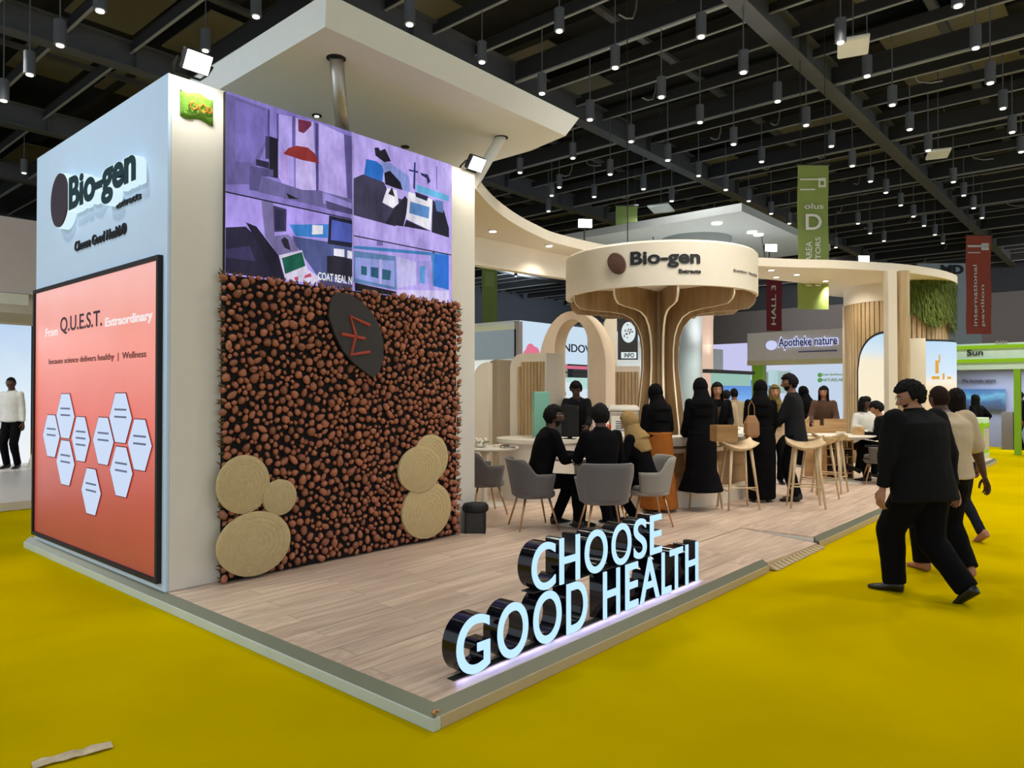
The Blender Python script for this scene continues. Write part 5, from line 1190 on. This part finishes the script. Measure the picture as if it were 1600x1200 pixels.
def face(d):
    p = skull(d)
    if p.y > 0:
        g = lambda a, s: math.exp(-(a / s) ** 2)
        nz = ss(.018, -.028, p.z) * ss(-.046, -.034, p.z)
        p.y += .026 * g(p.x, .011) * nz + .008 * g(p.x, .02) * nz
        p.y -= .010 * (g(p.x - .031, .014) + g(p.x + .031, .014)) * g(p.z - .010, .012)
        p.y += .005 * g(p.z - .034, .010) * g(p.x, .045)
        p.y += .006 * g(p.z + .061, .009) * g(p.x, .020)
        p.y += .008 * g(p.z + .098, .014) * g(p.x, .022)
    return p
def head_mb(Mx, res=4):
    V_, F_ = ico(res); mb = MB(); vs = [face(d) for d in V_]
    fs = []; o = 0
    for f in F_:
        c = sum((vs[i] for i in f), Vector()) / 3
        mi = 2 if (abs(c.x) < .023 and -.069 < c.z < -.053 and c.y > .06) else 0
        mb.f.append(f); mb.m.append(mi)
    mb.v = [tuple(Mx @ v) for v in vs]
    for s in (-1, 1):
        t = MB().ball((s * .076, -.006, -.012), (.012, .020, .032), 10, 8); mb.add([Mx @ Vector(v) for v in t.v], t.f, 0)
        t = MB().ball((s * .031, .078, .008), (.011, .009, .006), 10, 6); mb.add([Mx @ Vector(v) for v in t.v], t.f, 1)
        t = MB().tube([(s * .016, .091, .026), (s * .032, .092, .031), (s * .048, .082, .027)], [.003, .0042, .002], 6); mb.add([Mx @ Vector(v) for v in t.v], t.f, 1)
    return mb
def shell_mb(Mx, thick, mask, rough=.0, res=4, seed=0, base=-.008):
    V_, F_ = ico(res); mb = MB(); vs = []
    for d in V_:
        p = skull(d); m_ = mask(p); n_ = noise.noise(d * 9 + Vector((seed, 0, 0))) * rough + noise.noise(d * 22 + Vector((seed, 3, 0))) * rough * .5
        vs.append(Mx @ (p + d * (base + (thick - base + n_) * m_)))
    mb.v = [tuple(v) for v in vs]; mb.f = list(F_); mb.m = [0] * len(F_); return mb
def m_short(p): 
    fr = ss(.046, .060, p.z) if p.y > .02 else 1
    sd = ss(-.035, -.018, p.z) if p.y > -.02 else ss(-.082, -.060, p.z)
    ymid = ss(.052, .030, p.y) if p.z < .05 else 1
    return min(fr, sd, max(ymid, fr if p.z > .046 else 0))
def m_hood(p): return 1 - ss(.045, .062, p.y) * ss(.066, .050, p.z) * ss(-.12, -.10, p.z)
def m_beard(p): return ss(.0, .02, p.y) * ss(-.035, -.055, p.z) * (0 if abs(p.x) < .02 and p.z > -.072 else 1)
def bone(a, c, l1, l2, pole):
    a, c = Vector(a), Vector(c); d = c - a; L = min(d.length, (l1 + l2) * .999); d.normalize()
    x = (l1 * l1 - l2 * l2 + L * L) / (2 * L); h = math.sqrt(max(0, l1 * l1 - x * x)); p = Vector(pole); p = (p - d * p.dot(d)).normalized()
    return a + d * x + p * h, a + d * L
def hand_mb(w, dr, palm, side, s=1):
    """palm + five unequal bent fingers, starting at the wrist"""
    w = Vector(w); dr = Vector(dr).normalized(); palm = Vector(palm); palm = (palm - dr * palm.dot(dr)).normalized(); lat = dr.cross(palm).normalized() * side
    mb = MB(); q = lambda f, l, p_: w + dr * f * s + lat * l * s + palm * p_ * s
    rg = []
    for f, hw, ht in ((-.015, .024, .019), (.02, .032, .017), (.06, .041, .016), (.092, .041, .013)):
        rg.append([q(f, hw * math.cos(t), ht * math.sin(t)) for t in [2 * math.pi * i / 12 for i in range(12)]])
    mb.loft(rg)
    for l, L, b in ((-.030, .066, 1.0), (-.010, .078, .9), (.010, .084, .9), (.030, .074, 1.0)):
        p0 = Vector((.086, l, 0)); pts = [p0]; ang = 0
        for k, sg in enumerate((.42, .32, .26)):
            ang += (.30, .42, .38)[k] * b; pts.append(pts[-1] + Vector((math.cos(ang) * L * sg, l * .06, math.sin(ang) * L * sg)))
        mb.tube([q(*p) for p in pts], [.0095 * s, .009 * s, .0082 * s, .006 * s], 7)
    mb.tube([q(.022, -.030, .004), q(.050, -.055, .014), q(.078, -.064, .026), q(.098, -.062, .036)], [.013 * s, .0115 * s, .0095 * s, .007 * s], 7)
    return mb
def torso_rings(P, S, secs, yaw=0):
    X = Vector((math.cos(yaw), math.sin(yaw), 0)); S = Vector(S).normalized(); Y = S.cross(X).normalized(); rg = []
    for t, hw, hd, off in secs:
        c = Vector(P) + S * t; rg.append([c + X * hw * (abs(math.cos(a)) ** .85 * (1 if math.cos(a) > 0 else -1)) + Y * (hd * math.sin(a) + off) for a in [2 * math.pi * i / 24 for i in range(24)]])
    return rg
def human(label, loc, rz, pose=None, top='suit', topc='suit', legc='black', skin='brown', hair='short', hairc=None, s=1.0, vox=.016, sleeves='long', shirt=None, collar=None,
          shoes=SHOE, glasses=False, beard=False, headyaw=0, headpitch=0, build=1.0, hood=None, scarf=None, hres=4, mask_=False, skirt=None, neck=.138):
    D = dict(ph=.93, lean=3, la=(-.24, .03, .80), ra=(.24, .03, .80), lf=(-.10, 0, .085, 8), rf=(.10, 0, .085, -8), lp=(0, 1, 0), rp=(0, 1, 0), el=(-.3, -1, -.1), er=(.3, -1, -.1), lt=0, rt=0)
    D.update(pose or {})
    t = thing('person', label, 'person', loc, rz); t.scale = (s, s, s)
    sit = D['ph'] < .75
    P = Vector((0, 0, D['ph'])); ln = R(D['lean']); S = Vector((0, math.sin(ln), math.cos(ln))); X = Vector((1, 0, 0)); Y = Vector((0, math.cos(ln), -math.sin(ln)))
    NB = P + S * .555; HS = {-1: P + S * .49 + X * -.165 * build, 1: P + S * .49 + X * .165 * build}
    HC = NB + Vector((0, .026 + .05 * math.sin(ln), neck)); HM = Matrix.Translation(HC) @ Matrix.Rotation(R(headyaw), 4, 'Z') @ Matrix.Rotation(R(headpitch), 4, 'X')
    bw = build
    body = MB()
    body.loft(torso_rings(P, S, [(-.07, .135 * bw, .10 * bw, 0), (.02, .155 * bw, .11 * bw, 0), (.18, .125 * bw, .095 * bw, 0), (.34, .15 * bw, .11 * bw, 0), (.45, .165 * bw, .10 * bw, 0), (.52, .12 * bw, .075, 0), (.56, .06, .058, 0)]))
    body.cap(NB - S * .03, HC + Vector((0, -.018, -.06)), .062 * (1 + (bw - 1) * .6), .056, 12)
    hands = MB(); arms = {}; legs = {}
    for sd, hk, ek in ((-1, 'la', 'el'), (1, 'ra', 'er')):
        el, wr_ = bone(HS[sd], D[hk], .285, .255, D[ek]); arms[sd] = (HS[sd], el, wr_)
        body.cap(HS[sd], el, .048 * bw, .038 * bw); body.cap(el, wr_, .038 * bw, .025)
        fd = (wr_ - el).normalized(); hd = Vector(D.get(hk + 'd', fd)); h = hand_mb(wr_ + fd * .012, hd, D.get(hk + 'p', (-sd, .0, -.25) if not sit else (0, 0, -1)), -sd if True else sd); hands.add(h.v, h.f)
    for sd, fk, pk in ((-1, 'lf', 'lp'), (1, 'rf', 'rp')):
        f_ = D[fk]; hj = P + X * sd * .092 + Vector((0, 0, -.03)); kn, an = bone(hj, f_[:3], .43, .42, D[pk]); legs[sd] = (hj, kn, an)
        body.cap(hj, kn, .082 * bw, .056); body.cap(kn, an, .054, .034)
    hb = head_mb(HM, hres); ex = MB(); ex.add(hb.v, hb.f); ex.m = list(hb.m); ex.add(hands.v, hands.f, 0)
    ob = body.build('body', [SKIN[skin], EYE, LIP], t); pend(ob, vox * .8, 0, ex, 2)
    # shoes
    for sd, fk, tk in ((-1, 'lf', 'lt'), (1, 'rf', 'rt')):
        an = legs[sd][2]; f_ = D[fk]; a = R(f_[3]); F_ = Vector((-math.sin(a), math.cos(a), 0)); pt = R(D[tk]); U_ = Vector((0, 0, 1)) * math.cos(pt) + F_ * math.sin(pt); F2 = F_ * math.cos(pt) - Vector((0, 0, 1)) * math.sin(pt); L_ = F2.cross(U_)
        rg = []
        for f, hw, zb, zt_ in ((-.07, .018, -.06, -.02), (-.062, .032, -.082, .012), (-.02, .036, -.085, .028), (.04, .038, -.085, .0), (.10, .046, -.085, -.028), (.15, .045, -.085, -.042), (.185, .034, -.083, -.052), (.20, .014, -.078, -.062)):
            c = an + F2 * f; rg.append([c + L_ * hw * math.cos(q) + U_ * ((zb + zt_) / 2 + (zt_ - zb) / 2 * max(-.92, math.sin(q))) for q in [2 * math.pi * i / 14 for i in range(14)]])
        MB().loft(rg).build('shoe', shoes, t, smooth=True)
    # legs
    if top not in ('abaya',) and not skirt:
        tr = MB()
        tr.loft(torso_rings(P, S if not sit else (0, 0, 1), [(-.10, .14 * bw, .10 * bw, -.01), (0, .172 * bw, .125 * bw, -.005), (.10, .155 * bw, .12 * bw, 0)]))
        for sd in (-1, 1):
            hj, kn, an = legs[sd]; tr.cap(hj, kn, .098 * bw, .076 * bw); tr.cap(kn, kn.lerp(an, .5), .076 * bw, .068 * bw); tr.tube([kn.lerp(an, .45), an - (kn - an).normalized() * .012], [.066 * bw, .062 * bw], 16)
        pend(tr.build('trousers', CL[legc], t), vox, .014)
    c = CL[topc]
    if top in ('suit', 'shirt', 'tunic'):
        tp = MB(); ln_ = {'suit': -.20, 'shirt': -.04, 'tunic': -.30}[top]; w0 = {'suit': .195, 'shirt': .175, 'tunic': .20}[top]
        if sit: ln_ = max(ln_, -.05)
        ln_ = D.get('jl', ln_)
        pad = .012 if top == 'suit' else 0
        tp.loft(torso_rings(P, S, [(ln_, w0 * bw, .145 * bw, -.005), (0, .185 * bw, .14 * bw, 0), (.18, .165 * bw, .13 * bw, 0), (.34, .182 * bw, .135 * bw, 0), (.45, (.19 + pad) * bw, .12 * bw, 0), (.515, (.15 + pad) * bw, .095, 0), (.54, (.10 + pad) * bw, .08, -.004), (.565, .072, .066, -.008)]))
        for sd in (-1, 1):
            sh, el, wr_ = arms[sd]; k = 1.12 if top == 'suit' else 1.0
            if sleeves == 'short': e2 = sh.lerp(el, .85); tp.cap(sh, e2, .066 * bw * k, .062 * bw * k)
            else: tp.cap(sh, el, .058 * bw * k, .054 * bw * k); tp.cap(el, el.lerp(wr_, .55), .056 * bw * k, .048 * k); tp.tube([el.lerp(wr_, .5), el.lerp(wr_, .97)], [.047 * k, .042 * k], 14)
        pend(tp.build('jacket' if top == 'suit' else 'shirt' if top == 'shirt' else 'tunic', c, t), vox, .014)
    if top == 'abaya' or skirt:
        ab = MB(); sc = CL[skirt] if skirt else c
        if sit:
            ab.loft(torso_rings(P, (0, 0, 1), [(-.08, .2, .17, 0), (.05, .2, .16, 0), (.12, .16, .13, 0)]))
            for sd in (-1, 1): hj, kn, an = legs[sd]; ab.cap(hj, kn, .12, .10); ab.cap(kn, an + Vector((0, 0, .04)), .10, .11)
            kk = (legs[-1][1] + legs[1][1]) / 2; aa = (legs[-1][2] + legs[1][2]) / 2; ab.cap(P, kk, .13, .12); ab.tube([kk, aa + Vector((0, .02, -.02))], [.13, .17], 20)
        else:
            hem = D.get('hem', .04); hw = D.get('hemw', .25)
            ab.loft([[(hw_ * math.cos(q) * (1 + .05 * math.sin(5 * q) * k), dd * math.sin(q) * (1 + .06 * math.sin(4 * q + 1) * k), z) for q in [2 * math.pi * i / 40 for i in range(40)]] for z, hw_, dd, k in ((hem, hw, hw * .85, 1), (hem + .02, hw, hw * .85, 1), (.55, .21, .17, .7), (.85, .205, .155, .2), (1.07, .185, .14, 0))])
        pend(ab.build('skirt' if skirt else 'abaya', sc, t), vox, .018)
        if top == 'abaya':
            tp = MB(); tp.loft(torso_rings(P, S, [(-.1, .19 * bw, .145, 0), (.18, .168 * bw, .13, 0), (.34, .18 * bw, .13, 0), (.45, .19 * bw, .115, 0), (.52, .14, .09, 0), (.565, .07, .066, -.005)]))
            for sd in (-1, 1): sh, el, wr_ = arms[sd]; tp.cap(sh, el, .060, .062); tp.tube([el.lerp(sh, .05), wr_], [.066, .085], 16)
            pend(tp.build('abaya_bodice', c, t), vox, .016)
    if shirt:
        f = MB(); cc_ = P + S * .55; w1 = .055
        f.poly([P + S * .54 + X * -w1 + Y * .065, P + S * .54 + X * w1 + Y * .065, P + S * .43 + X * .045 + Y * .128, P + S * .22 + Y * .142, P + S * .43 - X * .045 + Y * .128], Y * .006); f.build('shirt_front', CL[shirt], t)
    if collar:
        rg = [[NB + X * r_ * math.cos(q) + Y * (r_ * math.sin(q) + .004) + S * z for q in [2 * math.pi * i / 24 for i in range(24)]] for r_, z in ((.082, -.03), (.074, .022), (.066, .022), (.070, -.03))]
        MB().loft(rg, False).build('collar', CL[collar], t, smooth=True)
    hm = hairc or HAIR
    if hair == 'short': shell_mb(HM, .015, m_short, .006, hres, len(label)).build('hair', hm, t, smooth=True)
    elif hair == 'full': shell_mb(HM, .024, m_short, .012, hres, len(label)).build('hair', hm, t, smooth=True)
    elif hair == 'cropped': shell_mb(HM, .005, m_short, .004, hres).build('hair', hm, t, smooth=True)
    elif hair == 'dreads':
        shell_mb(HM, .024, m_short, .03, hres).build('hair', hm, t, smooth=True); q = MB()
        for k in range(22):
            a = R(150) + R(240) * k / 21; p0 = HM @ Vector((.07 * math.cos(a), .08 * math.sin(a), .06)); p1 = HM @ Vector((.10 * math.cos(a), .11 * math.sin(a), -.02)); p2 = HM @ Vector((.105 * math.cos(a), .115 * math.sin(a), -.13)); q.tube([p0, p1, p2], [.014, .013, .007], 6)
        q.build('dreadlocks', hm, t)
    elif hair == 'bob':
        shell_mb(HM, .02, m_short, .012, hres).build('hair', hm, t, smooth=True)
        rg = [[HM @ Vector((rx * math.sin(a), -ry * math.cos(a) * k - .0, z)) for k in (1, .86) for a in ([R(-125) + R(250) * i / 20 for i in range(21)] if k == 1 else [R(125) - R(250) * i / 20 for i in range(21)])] for z, rx, ry in ((.06, .085, .105), (0, .094, .112), (-.07, .096, .108), (-.15, .098, .1), (-.17, .09, .09))]
        MB().loft(rg).build('long_hair', hm, t, smooth=True)
    if hood:
        hc = CL[hood]; shell_mb(HM, .022, m_hood, .008, hres).build('hood', hc, t, smooth=True)
        dr = MB(); c0 = HC + Vector((0, -.015, -.03))
        dr.tube([c0 + Vector((0, -.012, 0)), HC + Vector((0, -.045, -.11)), NB + Vector((0, -.03, -.02)), P + S * .47 + Y * -.02], [.088, .108, .135, .175], 24)
        dr.loft(torso_rings(P, S, [(.30, .16 * bw, .15, -.012), (.42, .195 * bw, .15, -.008), (.50, .17 * bw, .12, -.01), (.57, .085, .085, -.018)]))
        pend(dr.build('scarf_drape', hc, t), vox, .012)
    if scarf:
        q = MB(); sc_ = CL[scarf]
        for sd in (-1, 1): q.tube([NB + X * sd * .07 + Y * -.04, NB + X * sd * .085 + Y * .03 + S * -.02, P + S * .42 + X * sd * .07 + Y * .15, P + S * .1 + X * sd * .06 + Y * .165], [.03, .035, .04, .042], 12, flat=.5)
        q.build('scarf', sc_, t, smooth=True)
    if beard: shell_mb(HM, .008, m_beard, .006, hres, base=-.012).build('beard', hm, t, smooth=True)
    if glasses:
        q = MB()
        for sd in (-1, 1):
            q.tube([HM @ Vector((sd * .033 + .024 * math.cos(a), .098, .008 + .019 * math.sin(a))) for a in [2 * math.pi * i / 16 for i in range(17)]], .0018, 6)
            q.tube([HM @ Vector((sd * .057, .097, .012)), HM @ Vector((sd * .076, .05, .012)), HM @ Vector((sd * .08, -.01, .008))], .0018, 6)
        q.tube([HM @ Vector((-.009, .1, .012)), HM @ Vector((.009, .1, .012))], .0018, 6); q.build('glasses', M['steel'], t)
    if mask_: shell_mb(HM, .012, lambda p: ss(.03, .045, p.y) * ss(.0, -.012, p.z) * ss(-.115, -.1, p.z), 0, hres, base=-.01).build('face_mask', CL['white'], t, smooth=True)
    return t
def face_to(px, turn=0):
    """yaw so that +Y looks away from the lens, turned left by the given degrees"""
    return YAW - R(90) + R(turn)
SITP = dict(ph=.55, lean=8, lf=(-.11, .42, .085, 6), rf=(.11, .40, .085, -6), la=(-.16, .42, .74), ra=(.16, .40, .74), el=(-.5, -.3, -1), er=(.5, -.3, -1))
def seat(**k): d = dict(SITP); d.update(k); return d

# three people walking away on the carpet
human('man in a black suit striding away on the yellow carpet, head turned left', Vector((4.035, -1.235, 0)), R(-25), dict(ph=.90, lean=7, lf=(-.07, .20, .085, 24), rf=(.104, -.27, .13, 4), rt=38, la=(-.31, .12, .80), ra=(.30, -.06, .80), jl=-.15, el=(-.6, -1, 0), er=(.5, -1, 0)),
      'suit', 'suit', 'black', 'tan', 'full', s=1.0, vox=.012, glasses=True, headyaw=52, headpitch=-20, neck=.118, build=1.42, collar='suit', beard=True, hres=5)
human('broad man in a beige polo shirt walking behind the man in the black suit', place(1474, 6.4, 0), R(-42), dict(ph=.91, lean=3, lf=(-.09, .16, .085, 3), rf=(.10, -.16, .10, -3), rt=10, la=(-.25, .10, .82), ra=(.40, -.02, .84)),
      'shirt', 'beige', 'black', 'dark', 'cropped', mat('cropped_brown_hair', (40, 24, 17), .8, spec=.15), s=.97, vox=.013, sleeves='short', build=1.42, neck=.125, shoes=PSHOE, collar='grey', hres=5)
human('woman with long dark hair and white face mask walking ahead of the two men', place(1500, 7.9, 0), R(-40), dict(ph=.91, lean=3, jl=-.02, lf=(-.08, .16, .085, 3), rf=(.09, -.20, .12, -3), rt=30),
      'suit', 'cream', 'navy', 'tan', 'bob', mat('dark_brown_hair', (15, 10, 8), .8, spec=.15), s=.95, vox=.014, scarf='black', build=.85, headyaw=-55, mask_=True, shoes=PSHOE)
# seated group at the round table
human('seated man in black with full dark hair, facing right at the round table', place(840, 8.05), face_to(0, -72), seat(lean=16, la=(-.08, .50, .78), ra=(.10, .46, .78), lf=(-.1, .26, .085, 6), rf=(.12, .44, .085, -6)), 'suit', 'black', 'black', 'dark', 'full', vox=.014, headyaw=-14, glasses=True, beard=True)
human('seated person with covered black head and black jacket, back to the camera', place(941, 7.62), face_to(0, 8), seat(lean=6, lf=(-.16, .36, .085, 14), rf=(.16, .34, .085, -14)), 'suit', 'black', 'black', 'dark', 'full', vox=.014, headpitch=-6, collar='black')
human('seated person in a straw coloured head scarf and black jacket, right of the round table', place(1010, 8.2), face_to(0, 62), seat(lean=18, la=(-.12, .46, .76), ra=(.14, .42, .76), lf=(-.1, .36, .085, 6), rf=(.13, .2, .085, -6)), 'suit', 'black', 'black', 'tan', 'short', s=.95, vox=.014, hood='straw', shirt='white', headpitch=-22)
# around the bar
human('woman in black head scarf and long orange brown skirt behind the seated group', place(1030, 9.15), face_to(0, 24), dict(ph=.90, lean=6, la=(-.15, .30, 1.0), ra=(.16, .28, 1.0), hemw=.27, jl=.14), 'suit', 'black', 'black', 'tan', 'short', s=.93, vox=.016, hood='black', skirt='orange')
human('woman in a long black abaya on the nearest bar stool, back to the camera', place(1096, 9.2), face_to(0, 4), dict(ph=.96, lean=2, la=(-.14, .25, 1.02), ra=(.14, .25, 1.02), hem=.26, hemw=.30, lf=(-.08, .12, .34, 0), rf=(.08, .12, .34, 0)), 'abaya', 'black', 'black', 'tan', 'short', s=.94, vox=.016, hood='black')
human('standing woman in black abaya and head scarf left of the man in the dark suit', place(1188, 9.95), face_to(0, -20), dict(ph=.91, lean=2, la=(-.12, .26, 1.02), ra=(.12, .28, .98), hemw=.2), 'abaya', 'black', 'black', 'tan', 'short', s=.96, vox=.016, hood='black')
human('tall bearded man in a dark suit and white shirt standing at the bar, facing left', place(1243, 10.0), face_to(0, 60), dict(ph=.93, lean=5, la=(-.12, .34, .98), ra=(.14, .34, .98)), 'suit', 'charcoal', 'black', 'brown', 'full', s=1.0, vox=.015, glasses=True, beard=True, shirt='white', headyaw=18, headpitch=-6)
human('smiling woman with black fringe and black jacket behind the bar, facing the camera', place(1119, 11.15), face_to(0, 172), dict(ph=.90, lean=8, la=(-.16, .3, 1.0), ra=(.14, .26, 1.02)), 'suit', 'black', 'black', 'tan', 'bob', s=.96, vox=.016, shirt='brown')
human('woman in a cream jacket and olive head scarf beyond the bar end', place(1209, 11.9), face_to(0, 170), dict(ph=.90, lean=4, la=(-.16, .3, .98), ra=(.16, .26, .98)), 'suit', 'cream', 'black', 'tan', 'short', s=.94, vox=.016, hood='olive', scarf='olive')
human('man in a beige shirt seen from behind in front of the blue screen', place(1148, 14.5, .108), face_to(0, 0), dict(la=(-.2, .25, 1.0), ra=(.2, .25, 1.0)), 'shirt', 'khaki', 'navy', 'brown', 'short', s=.90, vox=.02, hres=3)
human('person in a tan coat with a strap standing beside the man in the beige shirt', place(1134, 13.6, .108), face_to(0, -30), dict(), 'suit', 'khaki', 'navy', 'tan', 'short', s=.88, vox=.02, hres=3)
# reception desk
human('man in a dark jacket leaning over the reception desk, looking down', place(903, 11.35), face_to(0, 168), dict(ph=.92, lean=22, la=(-.2, .5, 1.0), ra=(.2, .52, 1.0)), 'suit', 'charcoal', 'black', 'dark', 'full', s=.98, vox=.016, headpitch=-28, shirt='khaki')
human('person in olive and beige half hidden behind the leaning man at the desk', place(879, 13.0, .108), face_to(0, 150), dict(), 'shirt', 'olive', 'black', 'brown', 'short', s=.90, vox=.02, hres=3)
# right hand tables
human('person wrapped in black perched left of the wooden partition', place(1262, 14.6), face_to(0, 30), seat(ph=.80, la=(-.16, .36, .9), ra=(.16, .36, .9)), 'abaya', 'black', 'black', 'tan', 'short', s=1.0, vox=.02, hood='black', hres=3)
human('young person with dark hair and grey brown jacket behind the wooden partition', place(1288, 13.8), face_to(0, 150), seat(ph=.80, la=(-.16, .36, .9), ra=(.16, .36, .9)), 'suit', 'brown', 'black', 'tan', 'bob', s=1.0, vox=.02, hres=3)
human('man in a white shirt with dark dreadlocks at the right table', place(1344, 13.0), face_to(0, 200), seat(la=(-.14, .34, .74), ra=(.16, .34, .76)), 'shirt', 'white', 'black', 'dkbrown' if 'dkbrown' in SKIN else 'dark', 'dreads', s=1.02, vox=.018, hres=3).location.z += .02
human('young man in a black and white seated in the far right chair', place(1390, 12.1), face_to(0, 60), seat(lean=16, la=(-.1, .42, .78), ra=(.12, .42, .78), lf=(-.1, .34, .085, 6), rf=(.1, .48, .20, -6), rt=-30), 'suit', 'black', 'black', 'tan', 'full', s=1.0, vox=.017, shirt='white', headpitch=-24, hres=3)
# far stands
human('man in a white shirt, dark cap and black trousers at the far left stand', place(20, 14.15, .12), face_to(0, 182), dict(la=(-.23, .05, .84), ra=(.23, .04, .84)), 'shirt', 'white', 'black', 'dark', 'cropped', s=1.02, vox=.018, glasses=True, hres=3)
human('dark haired person seated behind the lit lime counter', place(1527, 18.6, 0), face_to(0, 20), dict(ph=.72, lf=(-.1, .3, .085, 0), rf=(.1, .3, .085, 0)), 'suit', 'black', 'black', 'brown', 'bob', s=1.0, vox=.022, hres=3)
human('person in black at the right edge beyond the lime post', place(1597, 20.2, 0), face_to(0, 60), dict(), 'suit', 'black', 'black', 'brown', 'short', s=.93, vox=.022, hres=3)

# hand bags held or hung
c = place(1174, 9.8); t = thing('shoulder_bag', 'tan leather shoulder bag held by the second woman in black', 'bag', (c.x, c.y, PZ + .88), YAW - R(90) + .3)
MB().loft([[(x * k, y * k2, z) for x, y in ((-.1, -.04), (.1, -.04), (.1, .04), (-.1, .04))] for k, k2, z in ((.7, 1, 0), (1, 1.2, .04), (1.0, 1, .2), (.55, .5, .30))]).build('bag_body', mat('tan_leather', (150, 108, 68), .5), t, bevel=.01)
MB().tube([(-.05, 0, .29), (-.045, 0, .42), (0, 0, .5), (.045, 0, .42), (.05, 0, .29)], .006, 6).build('strap', mat('tan_leather', (150, 108, 68), .5), t)

# ---------------------------------------------------------------- turn the rough figures into smooth continuous skins
for o, vox, w_, ex, it in PEND:
    m_ = o.modifiers.new('skin', 'REMESH'); m_.mode = 'VOXEL'; m_.voxel_size = vox; m_.use_smooth_shade = True
    m_ = o.modifiers.new('soft', 'SMOOTH'); m_.iterations = it; m_.factor = .5
    if w_:
        d_ = o.modifiers.new('folds', 'DISPLACE'); d_.texture = wr; d_.strength = w_; d_.mid_level = .5; d_.texture_coords = 'LOCAL'
bpy.context.view_layer.update(); dg = bpy.context.evaluated_depsgraph_get(); new = []
for o, vox, w_, ex, it in PEND: new.append(bpy.data.meshes.new_from_object(o.evaluated_get(dg)))
for (o, vox, w_, ex, it), me in zip(PEND, new):
    mats = [m for m in o.data.materials]; o.modifiers.clear()
    if ex:
        em = bpy.data.meshes.new('x'); em.from_pydata(ex.v, [], ex.f); em.polygons.foreach_set('material_index', ex.m)
        b = bmesh.new(); b.from_mesh(me); b.from_mesh(em); b.to_mesh(me); b.free(); bpy.data.meshes.remove(em)
    me.materials.clear()
    for m in mats: me.materials.append(m)
    if ex:
        n0 = len(me.polygons) - len(ex.f)
        idx = [0] * n0 + list(ex.m); me.polygons.foreach_set('material_index', idx)
    me.polygons.foreach_set('use_smooth', [True] * len(me.polygons)); me.name = o.name; o.data = me
